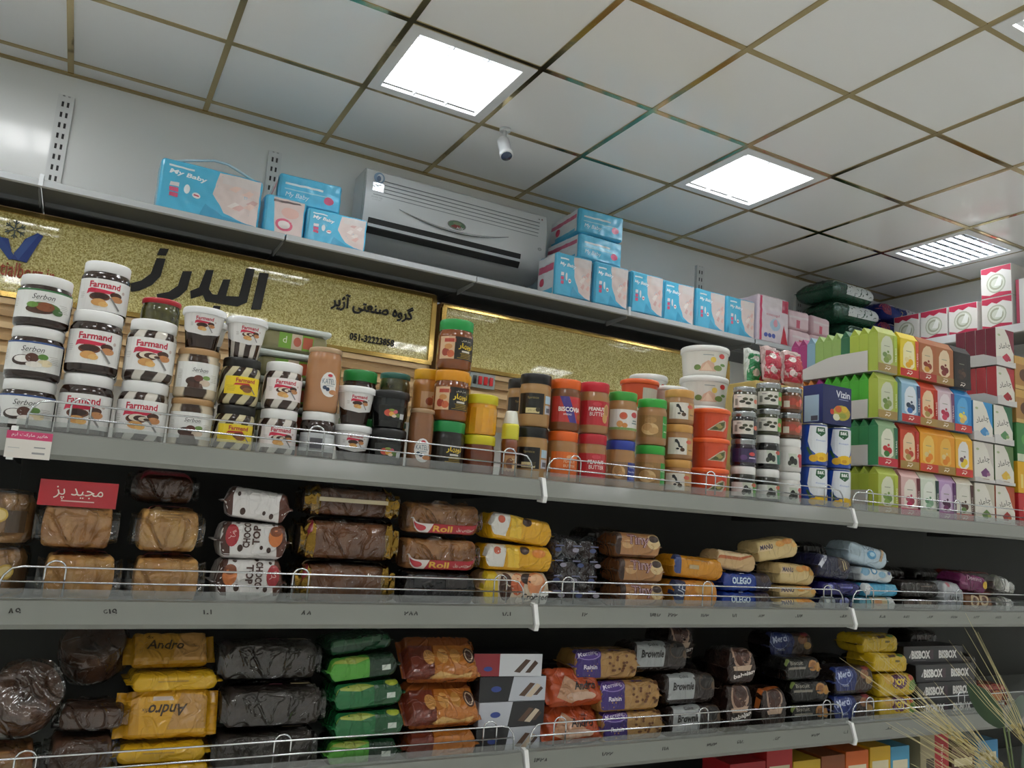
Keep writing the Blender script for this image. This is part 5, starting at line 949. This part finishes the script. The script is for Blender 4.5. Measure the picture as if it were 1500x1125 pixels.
def bisc(): return [R(-76, -30, 76, 30, '#161513'), E(36, -2, 18, 14, '#b07a3c'), E(36, -2, 12, 9, '#8a5a2a'), E(58, -6, 14, 12, '#b5843f'), R(-60, -10, 6, -4, '#8a8478'), T('Biscuit', -28, 6, 9, '#a8a294', 50), E(-60, 14, 8, 5, '#7a8a4a')]
pack('black_bisc', 'biscuit_pack', 'black biscuit pack with tan biscuit picture', .152, .085, .058, '#161513', bisc(), 20)
def merci(): return [R(-88, -36, 88, 36, '#3a2a20'), P([(-92, -36), (0, -36), (10, 0), (0, 36), (-92, 36)], '#1c2c6a'), E(-44, 4, 34, 26, '#8a9acc'), E(-44, 4, 32, 24, '#223478'), T('Merci', -44, 6, 18, '#c6d0ea', 52, rot=8, b=.03), T('Vanilla', -40, -22, 7, '#c9d0e2', 26), E(40, 4, 18, 12, '#8a5a34'), E(58, -12, 14, 10, '#b08a4a'), E(50, 20, 14, 7, '#8a2f34')]
pack('merci', 'biscuit_pack', 'navy and brown biscuit pack with round emblem', .18, .09, .073, '#241c18', merci(), 20)
def joy(n): return [R(-86, -30, 86, 30, '#c4a41e'), E(6, 2, 34, 22, '#5a2458'), T('JOY', 8, -3, 22, '#e6cc34', 46, b=.05), E(-36, 8, 20, 14, '#c9a04a'), P([(46, -24), (62, 26), (86, 20), (86, -24)], '#5a8a34'), E(58, 10, 10, 8, '#b8482c'), E(70, -8, 10, 7, '#3f6a2a')]
pack('joy', 'cake_pack', 'yellow cake pack with purple emblem', .174, .09, .061, '#c4a41e', joy(0), 22, wr=.0025)
pack('joy_top', 'cake_pack', 'crumpled yellow cake pack', .18, .09, .052, '#c9a81e', joy(0)[:1]+[R(20, -6, 40, 0, '#6a5a14'), R(-50, 4, -20, 6, '#8a7418'), P([(-20, 20), (30, 22), (24, 8), (-10, 6)], '#5a3a1e'), E(48, 14, 14, 6, '#4a7a34')], 30, wr=.005)
def bib(): return [R(-134, -24, 134, 24, '#1a181c'), T('BISBOX', -62, 0, 24, '#dcdad6', 88, b=.05), T('BISBOX', 66, 0, 24, '#d2d0cc', 88, b=.05), P([(-118, -8), (-108, 6), (-112, -10)], '#c6c3c0'), R(-20, -14, -4, 14, '#3a2430'), R(-100, -17, -40, -15, '#5a5458')]
carton('bijbox', 'wafer_carton', 'long black wafer box with white block letters', .28, .08, .048, '#1a181c', bib(), rough=.28)
pack('meat', 'snack_bag', 'small red and brown snack pack', .14, .09, .08, '#6a2c24', [R(-60, 10, 60, 34, '#9a4a40'), E(6, -10, 22, 18, '#a8683a'), R(-30, -36, 40, -28, '#bac6c8')], 20, wr=.004)
pack('shaded_low', 'snack_bag', 'wrapped cake painted near black as lower back-row shade', .15, .09, .075, '#1c1512', [R(-40, -8, 30, 6, '#3a2a22')], 30, wr=.004)  # wrapper and print darkened to stand for shade behind the front row
def lcol(x, ks, wh, rz=None, dx=None, dy=None, y=YL, ry=None): column(x, y, ZL, ks, wh, rz, dx, dy, group='packs on the lower shelf', ry=ry)
lcol(.238, ['sponge_gold'], 'lower left corner'); place('ring_choc', .252, -2.412, ZL+.122, 'round chocolate cake in crinkled film, tipped forward at far left', 12, 48, 0, 'packs on the lower shelf')
lcol(.352, ['roll_choc', 'roll_flat'], 'left of the yellow pile', rz=[2, -8], dx=[0, .012]); place('ring_choc', .356, -2.335, ZL+.178, 'round chocolate cake in film, tipped behind the flat roll', -10, 40, 0, 'packs on the lower shelf')
lcol(.48, ['andro_flat', 'andro_flat', 'andro', 'andro_flat', 'andro_shaded'], 'in the yellow pile', rz=[2, -3, -2, 3, 2], dx=[.004, -.002, 0, .004, -.006], dy=[0, 0, 0, .02, .03])
lcol(.66, ['choc_loaf', 'choc_loaf', 'choc_loaf'], 'right of the yellow pile', rz=[0, 1, -1], dx=[-.008, 0, -.008], dy=[0, .0, .03])
lcol(.838, ['green_b', 'green_a', 'green_a', 'green_b', 'green_c'], 'right of the chocolate loaves', rz=[-1, 2, 4, 3, 6], dx=[0, .006, .002, -.008, -.012], dy=[0, 0, .01, .02, .04], ry=[0, -1, -3, -5, -6])
lcol(1.0, ['caramel_low', 'caramel', 'caramel'], 'between green packs and wafer boxes', rz=[0, 2, -3], dy=[0, 0, .015])
lcol(1.165, ['wafer_dark', 'wafer_white', 'wafer_dark', 'wafer_red'], 'left of the orange red packs', rz=[2, -1, -3, -6], dx=[-.006, 0, 0, -.014])
lcol(1.322, ['andro_red', 'andro_red'], 'right of the shelf joint', rz=[-1, 3])
lcol(1.482, ['morning', 'morning', 'morning'], 'right of the orange red packs', rz=[0, 1, -2], dx=[0, -.012, -.066], dy=[0, 0, .02])
lcol(1.668, ['brownie', 'brownie', 'brownie'], 'right of the purple packs', rz=[0, 2, -2], dx=[0, -.012, -.085], dy=[0, .01, .035])
lcol(1.812, ['muffin', 'muffin_flat'], 'right of the brownie packs', rz=[0, -4], dx=[-.004, 0]); lcol(1.925, ['muffin_orange'], 'second from the brownie packs')
column(1.712, -2.285, ZL, ['shaded_low', 'shaded_low', 'muffin_flat'], 'behind the brownie packs', group='packs on the lower shelf')
lcol(2.062, ['black_bisc', 'black_bisc', 'black_bisc'], 'left of the navy packs', rz=[0, -2, 3], dx=[0, 0, -.03])
lcol(2.228, ['merci', 'merci'], 'left of the yellow emblem packs', rz=[0, 2]); column(2.12, -2.285, ZL, ['merci', 'merci', 'merci'], 'in the shaded second row', group='packs on the lower shelf')
lcol(2.41, ['joy', 'joy', 'joy_top', 'joy_top'], 'right of the navy packs', rz=[0, 0, 4, 2], dx=[0, 0, -.02, -.035], dy=[0, 0, .01, .03], ry=[0, 0, 3, 0])
lcol(2.645, ['bijbox', 'bijbox', 'bijbox', 'bijbox'], 'right of the yellow emblem packs', rz=[0, 0, 0, 0], dx=[0, 0, 0, -.02], dy=[0, 0, .005, .03])
lcol(2.875, ['meat'], 'right of the long black boxes')
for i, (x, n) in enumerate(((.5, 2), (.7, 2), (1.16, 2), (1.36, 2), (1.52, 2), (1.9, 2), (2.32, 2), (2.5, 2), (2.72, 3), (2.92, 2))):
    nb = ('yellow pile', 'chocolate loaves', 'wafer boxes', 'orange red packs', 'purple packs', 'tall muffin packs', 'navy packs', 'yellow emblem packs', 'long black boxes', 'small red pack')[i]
    column(x, -2.275, ZL, ['shaded_low']*n, 'behind the '+nb, group='shaded packs in the lower back row')
# boxes on the base shelf, only their tops in view
for i, (x, wd, h, c, tx, d) in enumerate(((1.86, .12, .20, '#9a1c20', '', 'dark red'), (1.97, .09, .225, '#a81f22', '', 'bright red'), (2.07, .10, .19, '#c9a41e', '', 'yellow dotted'), (2.17, .09, .195, '#8a4a20', '', 'brown'), (2.265, .09, .2, '#d0641c', '', 'orange'), (2.36, .085, .205, '#d4a81c', '', 'golden yellow'), (2.445, .08, .2, '#4a9ac0', '', 'sky blue topped'), (2.6, .13, .19, '#8f8a6a', 'Mahya', 'tan'), (2.735, .11, .18, '#5a3a2a', '', 'brown dim'), (2.86, .1, .19, '#3f86b4', '', 'blue'))):
    k = 'base_box_%d' % i
    carton(k, 'biscuit_carton', d+' carton', wd, .1, h, c, [R(-wd*500, -h*500, wd*500, h*500, c), R(-wd*400, h*200, wd*400, h*320, '#d9cfae'), R(-wd*300, -h*200, wd*300, h*80, '#7a4a2a')])
    if tx:
        carton(k, 'biscuit_carton', 'tan carton with red lettered front', wd, .1, .235, '#9a9070', [R(-wd*500, -117, wd*500, 117, '#9a9070'), R(0, -117, wd*500, 117, '#a81c28'), T(tx, wd*250, 40, 14, '#e0d0c8', 70, rot=-90), R(-40, -60, -4, 40, '#4a4238')])
    place(k, x, -2.38, .7805, KIND[k]['desc']+' on the base shelf under the '+('muffin packs', 'tall muffin packs', 'black biscuits', 'black biscuits, left of orange', 'navy packs', 'navy packs, right of orange', 'yellow packs', 'yellow packs', 'long black boxes', 'small red pack')[i], group='cartons on the base shelf')

# ------------------------------------------------------------------ goods on the high wall shelf
def film_box(key, name, desc, w, d, h, body, front, left=None, cat='nappy pack', wob=.003):
    me = rbox('soft_pack', w, d, h, mat(body, .3, coat=.5, bump=.3, bscale=22), .016, 3, 5, wob, w*90)
    def mpf(x, y, l):
        q = Vector((x, -d/2, h/2+y)); o = noise.noise_vector(q*28+Vector((w*90, w*189, 0)))*wob; return q+o+Vector((0, -l-.0042, 0))
    def mpl(x, y, l):
        q = Vector((-w/2, -x, h/2+y)); o = noise.noise_vector(q*28+Vector((w*90, w*189, 0)))*wob; return q+o+Vector((-l-.0042, 0, 0))
    ps = [('soft_pack', me, None, None), ('printed_front', art('printed_front', front, mpf, GLOSS, 8), None, None)]
    if left: ps.append(('printed_side', art('printed_side', left, mpl, GLOSS, 8), None, None))
    kind(key, name, cat, desc, ps, h)
CY = '#4cb4d8'
def baby(w, h, wide, s=1.0):
    W, H = w*500-12, h*500-12
    a = [R(-W, -H, W, H, CY), P([(W*.12 if wide else -W*.1, H), (W*(.02 if wide else -.0), 0), (W*.3, -H*.7), (W*.8, -H), (W, -H), (W, H)], '#d9c8c2')]
    rd = random.Random(int(w*1000))
    for k in range(7): x = W*(.35+.5*rd.random()); y = H*(-.5+1.0*rd.random()); a.append(P([(x-W*.1, y-H*.05), (x+W*.05, y+H*.16), (x+W*.16, y+H*.1), (x+W*.06, y-H*.14)], rd.choice(['#d9b0a8', '#e2c4b8', '#cfa8a2', '#e6dcd6'])))
    a += [R(W*.2, H*.55, W, H, '#d6ccc8'), T('My Baby', -W*(.5 if wide else .42), H*.5, 26*s, '#eef3f5', W*(.75 if wide else .95), sh=.2, b=.03, rot=-3), R(-W*.9, H*.76, -W*.4, H*.84, '#e2eef2')]
    for k in range(3): a.append(R(-W*.84, -H*(.05+.22*k), -W*.66, H*(.12-.22*k), '#e6dfe2' if k == 0 else '#d2587c'))
    a += [E(-W*.5, -H*.06, W*.06, H*.2, '#e2e8ea'), E(-W*.3, -H*.25, W*.09, H*.12, '#e9e4e2'), R(-W*.36, -H*.28, -W*.24, -H*.22, '#c23a5a'), P([(-W*.1, -H*.5), (W*.3, -H*.86), (W, -H), (-W*.2, -H)], '#3a9cc4')]
    return a
def side(d, h, c='#d8dcde'): return [R(-d*500+14, -h*500+12, d*500-14, h*500-12, c), R(-d*500+20, h*100, d*500-20, h*260, '#c9607e'), E(-d*200, -h*100, 26, 24, '#c83a5a'), R(-d*300, -h*420, d*400, -h*300, CY)]
film_box('nappy_long', 'nappy_pack', 'long blue and white nappy pack', .43, .13, .235, CY, baby(.43, .235, True))
film_box('nappy_mid', 'nappy_pack', 'blue nappy pack with pinkish picture', .29, .13, .17, CY, baby(.29, .17, True, .8))
film_box('nappy_square', 'nappy_pack', 'square blue nappy pack', .235, .2, .25, CY, baby(.235, .25, False, .9), side(.2, .25))
film_box('nappy_flat', 'nappy_pack', 'blue nappy pack lying flat', .30, .34, .15, CY, [R(-138, -63, 138, 63, CY), R(-120, 20, 60, 30, '#dfeaee'), R(-120, -4, 100, 2, '#9ad0e2'), E(90, -20, 24, 20, '#d2587c'), T('My Baby', -60, -30, 30, '#e6f0f3', 110, sh=.2)], side(.34, .15))
film_box('nappy_end', 'nappy_pack', 'blue nappy pack showing its pale picture end', .19, .2, .19, CY, [R(-83, -83, 83, 83, '#d6c2bc'), E(0, -40, 40, 30, '#d9607c'), E(0, -40, 28, 20, '#e6dcd8'), P([(-83, 83), (-83, -83), (-40, -83), (-60, 83)], CY), P([(-60, 60), (70, 70), (60, 76), (-60, 72)], '#5a4a4a'), E(20, 20, 40, 26, '#dcb0a4')])
def placew(k, x0, yf, z, lab, d, rz=0): place(k, x0, yf+d/2, z, lab, rz, group='nappy packs on the high wall shelf')
ZS = ZW+.001
placew('nappy_long', .633, -.385, ZS, 'long blue nappy pack with handle, alone at the left', .13, 1)
hd = thing('carry_handle', 'clear plastic carry strap arched over the long blue nappy pack', 'handle', (.633, -.32, ZS+.238))
ob('strap', MB().tube([(-.19, 0, 0), (-.12, 0, .025), (0, 0, .06), (.06, 0, .058), (.16, 0, .02), (.21, 0, -.0)], .006).me('strap', mat('#b9d4de', .25, coat=.5), True), hd)
placew('nappy_end', .957, -.375, ZS, 'blue nappy pack with pinkish picture end beside the long pack', .2, 2)
placew('nappy_mid', 1.205, -.385, ZS, 'small blue nappy pack against the air conditioner, lower', .13, -1)
placew('nappy_flat', 1.09, -.29, ZS+.192, 'flat blue nappy pack lying across two others by air conditioner', .34, -3)
placew('nappy_mid', 1.20, -.2, ZS, 'blue nappy pack hidden behind the small lower one', .13, 1)
placew('nappy_square', 2.69, -.165, ZS, 'blue nappy pack at the back left of the right group', .2, 0)
placew('nappy_square', 2.525, -.40, ZS, 'blue nappy pack second from left of the right group', .2, 0)
placew('nappy_square', 2.775, -.40, ZS, 'blue nappy pack under the two flat stacked packs', .2, 0)
placew('nappy_flat', 2.72, -.35, ZS+.26, 'flat blue nappy pack, lower of two stacked at the right', .34, 2)
placew('nappy_flat', 2.735, -.34, ZS+.418, 'flat blue nappy pack, topmost of the right stack', .34, -3)
placew('nappy_square', 3.025, -.402, ZS, 'square blue nappy pack, first of the row of four', .2, 0)
for i, x in enumerate((3.274, 3.522, 3.768)): placew('nappy_square', x, -.385, ZS, 'square blue nappy pack, %s of the row of four' % ('second', 'third', 'fourth')[i], .2, (-1, 1, 0)[i])
film_box('pink_pack', 'tissue_pack', 'white and pink lettered pack', .27, .2, .31, '#d9c4cc', [R(-123, -143, 123, 143, '#d8ccd2'), R(-123, 60, 123, 143, '#d9cfd2'), R(70, 60, 123, 143, '#c22c50'), R(-123, -143, -104, 143, '#c8365c'), T('cocopl', -10, 30, 22, '#c9486e', 110), E(10, -30, 44, 40, '#a8c4d6'), E(14, -20, 18, 26, '#d99aa8'), P([(60, -143), (86, -20), (123, -143)], '#c02038'), E(-70, -104, 16, 14, '#4a5aa8'), E(-36, -104, 16, 14, '#4a5aa8'), E(-2, -104, 16, 14, '#4a5aa8')], cat='tissue pack')
film_box('pink_soft', 'tissue_pack', 'pale pink wrapped tissue pack', .19, .2, .13, '#d8b8c0', [R(-82, -52, 82, 52, '#dcc2c8'), R(-82, 10, 82, 24, '#e2d6d8'), R(-20, -52, 10, 0, '#c85a70')], cat='tissue pack')
placew('pink_pack', 4.035, -.395, ZS, 'white pack with red and blue marks right of the nappies', .2, 0)
for i, (x, zz, y) in enumerate(((4.28, 0, -.39), (4.28, .134, -.38), (4.485, 0, -.385), (4.485, .134, -.37), (4.28, .0, -.16), (4.28, .132, -.155))):
    placew('pink_soft', x, y, ZS+zz, 'pale pink tissue pack, %s, %s' % (('lower', 'upper')[i % 2], ('next to the white pack', 'left of the green packs', 'in the back row')[i//2]), .2, (2, -4, 1, 5, 0, 3)[i])
def bagpack(key, name, desc, w, d, t, body, top, items):
    pack(key, name, desc, w, d, t, body, items, 20, .006, 3.0, .05, .25, 'nappy pack', fin=.02)
bagpack('green_pack', 'adult_nappy_pack', 'dark green nappy bag with white end', .48, .34, .15, '#1f4f3a', 0, [P([(-90, -50), (240, -50), (240, 50), (-70, 50)], '#d0d6d2'), R(-210, 30, -90, 40, '#c2ccc6'), P([(-90, 50), (240, 50), (240, 70), (-90, 80)], '#2a6a48')])
bagpack('blue_pack', 'adult_nappy_pack', 'blue and red nappy bag with white end', .46, .34, .14, '#2c3a86', 0, [P([(60, -56), (250, -56), (250, 70), (50, 70)], '#d6d8dc'), R(-240, 20, 50, 34, '#c9cdd8'), T('2', 0, -20, 40, '#c9b06a', 26), P([(-250, -50), (-120, -50), (-140, 60), (-250, 60)], '#8a2c4a')])
for i in range(4): place('green_pack', (5.0, 5.02, 4.93, 4.90)[i], -.17+.01*i, ZS+i*.152, 'dark green nappy bag with white end, %s of four in the corner' % POS[4][i], (0, 4, -3, 2)[i], group='green bags in the corner')
for i in range(4): place('blue_pack', 5.5, -.075, ZS+i*.142, 'blue nappy bag with white end, %s of four in the corner' % POS[4][i], (0, 1, -1, 1)[i], group='blue bags in the corner')

# ------------------------------------------------------------------ air conditioner
t = thing('air_conditioner', 'white wall air conditioner with grille lines and chrome swoosh', 'air conditioner', (1.40, WALL, 2.9)); AL = 1.10
pr = [(-.028, .012), (-.06, .0), (-.13, .006), (-.185, .026), (-.222, .062), (-.243, .11), (-.249, .17), (-.25, .25), (-.245, .34), (-.235, .385), (-.215, .4), (-.028, .4)]
acm = mat('#d3d6d6', .3, coat=.35)
ob('casing', MB().prism(pr, 0, AL).me('casing', acm, False, 30), t)
# local front face at y about -0.25; slot on the lower curve
ob('outlet_slot', MB().prism([(-.246, .122), (-.2485, .124), (-.2415, .072), (-.226, .044), (-.222, .048)], .03, AL-.16).me('outlet_slot', mat('#101214', .5)), t)
ob('outlet_flap', MB().prism([(-.2440, .094), (-.2475, .093), (-.2445, .078), (-.2400, .080)], .03, AL-.16).me('outlet_flap', mat('#c9cdcf', .3)), t)
for k in range(5):
    ob('grille_groove', MB().box(.09-.012*k, -.2508, .335-.021*k, AL-.05-.002*k, -.2480+.0, .3385-.021*k).me('grille_groove', mat('#84898b', .5)), t)
sw = [(.19+.66*q/16, -.2535, .185-.012+.048*((q/8-1)**2)-.018+.0) for q in range(17)]
ob('chrome_swoosh', MB().tube(sw, [.0015+.0065*math.sin(math.pi*q/16)**1 for q in range(17)], 8).me('chrome_swoosh', mat('#b9bcbe', .15, metal=1.0), True), t)
pf = plane_map((0, -.2515, 0), (1, 0, 0), (0, 0, 1))
ob('oval_emblem', art('oval_emblem', [E(528, 196, 56, 27, '#7a7c78'), E(528, 197, 50, 22, '#5a7a5c'), P([(490, 184), (528, 206), (560, 186), (528, 178)], '#8a3a34'), E(530, 206, 26, 9, '#7a8a6a'), T('AUX', 548, 182, 14, '#d4d6d4', 44, b=.02)], pf, GLOSS, 0), t)
ob('energy_sticker', art('energy_sticker', [E(66, 346, 30, 30, '#6a8ca8'), E(70, 346, 18, 22, '#c2ccd2'), E(64, 342, 12, 16, '#3a5a7a'), T('INVERTER', 64, 238, 10, '#a4a8a8', 60), T('COMFORT', 64, 224, 8, '#b0b4b4', 50)], pf, GLOSS, 0), t)
ob('foil_sticker', MB().box(.035, -.253, .272, .095, -.2505, .318).me('foil_sticker', mat('#c4c8ca', .1, metal=1.0, bump=.4, bscale=40)), t)
ob('brand_badge', art('brand_badge', [E(1058, 178, 13, 9, '#8f9494'), E(1058, 178, 9, 6, '#b8bcbc'), E(1062, 358, 5, 5, '#8a6a64'), E(1042, 356, 4, 4, '#5a5e60')], pf, GLOSS, 0), t)
ob('side_panel_line', MB().box(-.0012, -.21, .05, -.0001, -.207, .38).me('side_panel_line', mat('#9a9e9e', .5)), t)
ob('drain_pipe', MB().tube([(AL-.02, -.05, .02), (AL+.03, -.035, .0), (AL+.045, -.02, -.06), (AL+.05, -.02, -.165)], .011).me('drain_pipe', mat('#d0d3d2', .4), True), t)
# ------------------------------------------------------------------ security camera under the ceiling
t = thing('security_camera', 'white bullet security camera hanging from the ceiling', 'camera', (1.93, -.62, CEIL+.003))
ob('mount', MB().lathe([(.028, -.012), (.03, 0)], 20).lathe([(.010, -.06), (.010, -.01)], 12).me('mount', mat('#dadcdc', .35), True), t)
body = MB().lathe([(.0005, -.07), (.026, -.068), (.031, -.06), (.032, .03), (.034, .034), (.034, .052), (.028, .055)], 24).me('camera_body', mat('#e2e4e4', .3, coat=.3), True)
hd = ob('camera_body', body, t); hd.matrix_local = Matrix.Translation((0, -.012, -.11))@Matrix.Rotation(math.radians(152), 4, 'X')@Matrix.Rotation(0, 4, 'Y')
l = ob('lens', MB().lathe([(.0005, .050), (.027, .0505), (.028, .056), (.0005, .0575)], 24).me('lens', mat('#3c4a63', .12, coat=.8), True), hd)
# ------------------------------------------------------------------ boxes on the right wall shelf
def glassbox(): return [R(-95, -70, 95, 70, '#dad8d2'), P([(-95, 70), (-95, 46), (-60, 40), (-30, 52), (0, 42), (40, 54), (95, 40), (95, 70)], '#b8304e'), E(0, -8, 62, 46, '#b0b4a0'), E(0, -8, 54, 39, '#d3d6c8'), E(0, -8, 44, 31, '#a4a892'), E(2, -8, 34, 22, '#ccd0c2'), P([(-12, -20), (20, 26), (40, 10), (30, -22)], '#e6e8e2'), P([(-95, -70), (-95, -52), (-40, -62), (20, -50), (95, -56), (95, -70)], '#b8304e')]
carton('glass_box', 'glassware_box', 'white and crimson glassware box with round dish picture', .195, .16, .205, '#dcdad6', [(a[0], [(x, y*1.42) for x, y in a[1]], a[2]) for a in glassbox()], [R(-80, -100, 80, 100, '#dcdad6'), R(-80, 66, 80, 90, '#b8304e'), R(-80, -100, 80, -80, '#b8304e'), E(0, -6, 50, 54, '#b6baa8'), E(0, -6, 40, 42, '#d6d8cc')])
carton('decor_box', 'glassware_box', 'tall white box with grey vertical lettering', .2, .12, .3, '#d9d8d6', [R(-100, -150, 100, 150, '#dbdad8'), T('DECOR', 0, 60, 30, '#55585a', 120, rot=90), T('DECOR', 0, -80, 30, '#55585a', 120, rot=90), R(-100, -150, -80, 150, '#b84a60')], [R(-60, -150, 60, 150, '#dbdad8'), T('DECOR', 0, 70, 34, '#55585a', 120, rot=90), T('DECOR', 0, -80, 34, '#55585a', 120, rot=90)])
XW = 5.40
for i, (x, y, zz, lb) in enumerate(((XW, -.41, 0, 'nearest the corner'), (XW, -.617, 0, 'second from the corner'), (XW, -.825, 0, 'third from the corner'), (XW, -1.05, 0, 'lower one of the pair'), (XW, -1.05, .207, 'upper one of the pair'))):
    place('glass_box', x, y, 2.946+zz, 'crimson and white glassware box on right shelf, '+lb, -90, group='glassware boxes on the right wall shelf')
place('decor_box', XW, -1.262, 2.946, 'tall white lettered box at the right frame edge on right shelf', -90)
# lower goods shelf along the right wall, seen past the tea cartons
t = thing('wall_shelf', 'white metal lower shelf on the right wall holding brown boxes', 'shelf', (XR, -.3, 2.52), 'high wall shelves')
ob('deck', MB().box(-0.40, -2.6, -0.022, -0.02, 0.3, 0).me('deck', SHELFW), t); ob('front_lip', MB().prism([(-0.40, 0.004), (-0.412, 0), (-0.412, -0.045), (-0.40, -0.05)], -2.6, 0.3, 1).me('front_lip', SHELFW), t)
carton('brown_box', 'goods_box', 'brown carton with dark picture', .26, .2, .2, '#a8854a', [R(-130, -100, 130, 100, '#a8824a'), E(0, -4, 80, 60, '#5a4028'), R(-130, 60, 130, 100, '#c09a58'), E(-30, 0, 30, 30, '#c9a878')], [R(-100, -100, 100, 100, '#a8824a'), E(0, 0, 60, 50, '#5a4028')])
for i in range(4): place('brown_box', 5.47, -.6-.29*i, 2.521, 'brown carton on the lower right wall shelf, %s from corner' % ORD[i].replace('second', 'first').replace('third', 'next') if i < 2 else 'brown carton on the lower right wall shelf, %s from corner' % ORD[i-1], -90, group='brown cartons on the right wall')
# sweets bags hanging over the relish jars
def sweets(key, desc, c1, c2):
    pack(key, 'sweets_bag', desc, .085, .115, .045, c1, [P([(-34, -48), (34, -48), (30, 40), (-30, 40)], c2), E(-12, -20, 14, 12, '#d8c8c4'), E(14, 6, 12, 12, '#c23a4a'), E(-10, 24, 12, 10, '#d9d2cc'), E(12, -36, 12, 10, '#b82c3c')], 90, .007, 2.4, .02, .15, 'sweets bag')
sweets('red_sweets', 'clear bag of red and white sweets', '#c2a8a4', '#b8344a'); sweets('green_sweets', 'white and green sweets bag', '#d0d8d2', '#2f8a56')
WD = 'jars and tins on the upper shelf'
t = thing('carton', 'tan carton standing behind the relish jars under the sweets', 'carton', (2.08, -2.235, Z1)); ob('box', rbox('box', .24, .19, .355, mat('#c9b06a', .5), .002, 1), t)
for i, (x, y, zz, rx, k, lb) in enumerate(((2.058, -2.262, .4165, 84, 'red_sweets', 'left red one'), (2.15, -2.262, .4165, 82, 'red_sweets', 'right red one'), (2.05, -2.20, .4165, 86, 'green_sweets', 'left'), (2.145, -2.20, .4165, 84, 'green_sweets', 'right'))):
    place(k, x, y, Z1+zz, KIND[k]['desc']+' above the relish jars, '+lb, (6, -5, 8, -6)[i], rx, group='sweets bags above the relish jars')
# ------------------------------------------------------------------ artificial wheat spray in a floor vase, front right
t = thing('wheat_arrangement', 'artificial wheat spray with pale awns and dark green leaves', 'plant', (2.20, -2.93, 0))
ob('vase', MB().lathe([(.07, 0), (.09, .02), (.11, .3), (.08, .55), (.06, .66), (.07, .7)], 24).me('vase', mat('#6a5a48', .4), True), t)
straw = mat('#b5a56a', .5); straw2 = mat('#c9bd8c', .5); rd = random.Random(11)
heads = [(-.04, .03, 1.07, -60), (-.07, .08, 1.10, -55), (-.02, -.02, 1.12, -48), (.0, .05, 1.04, -64), (-.06, -.04, 1.03, -68), (-.10, .02, 1.01, -70), (.03, .02, 1.00, -58), (-.05, .0, 0.98, -62)]
for hi, (hx, hy, hz, tilt) in enumerate(heads):
    st = ob('stem', MB().tube([(0, 0, .66), (hx*.2, hy*.3, .82), (hx*.55, hy*.6, hz-.06), (hx, hy, hz)], .0016, 5).me('stem', straw, True), t)
    ax = Vector((math.sin(math.radians(tilt)), .25*rd.uniform(-1, 1), math.cos(math.radians(tilt)))).normalized()
    b = MB(); aw = MB()
    for q in range(16):
        p = Vector((hx, hy, hz))+ax*(.0065*q); sd = ax.orthogonal().normalized(); sd = Matrix.Rotation(q*2.4, 3, ax)@sd; c = p+sd*.005
        b.tube([c-ax*.006, c-ax*.001+sd*.002, c+ax*.004+sd*.002, c+ax*.009], [.0008, .0035, .003, .0006], 6)
        L = rd.uniform(.16, .34); e = c+ax*L+sd*L*.12; aw.tube([c+ax*.008, (c+e)/2+sd*.004, e], [.0009, .0007, .0003], 3)
    ob('grain_head', b.me('grain_head', straw, True), st); aw_ = ob('awns', aw.me('awns', straw2), st); aw_['kind'] = 'stuff'
leafm = mat('#2c4a2c', .4, coat=.2, var=.4, vscale=20)
def leaf(p0, d, L, W, bend):
    d = Vector(d).normalized(); sd = d.cross(Vector((0, .9, .3))).normalized(); n = sd.cross(d); V = []; F = []
    for i in range(11):
        f = i/10; c = Vector(p0)+d*L*f+Vector((0, 0, -1))*bend*f*f; hw = W*math.sin(math.pi*min(1, f*.93+.07))**.7*(1-.2*f)
        V += [c-sd*hw+n*.004, c-n*.002, c+sd*hw+n*.004]
    for i in range(10):
        for j in range(2): F.append((3*i+j, 3*i+j+1, 3*i+4+j, 3*i+3+j))
    return mesh('leaf', V, F, leafm, True)
for p0, d, L, W, bd in (((-.05, .03, 1.17), (-.6, .2, .7), .13, .03, .01), ((-.0, .05, 1.16), (.6, .1, .3), .16, .045, .03), ((-.02, -.01, 1.03), (-.7, 0, .1), .10, .02, .03), ((.04, .04, 1.06), (.4, .1, .6), .15, .03, .01)):
    st = ob('leaf_stalk', MB().tube([(0, 0, .68), (p0[0]*.3, p0[1]*.4, .9), p0], .002, 5).me('leaf_stalk', mat('#5a6a3a', .5), True), t)
    ob('leaf', leaf(p0, d, L, W, bd), st)
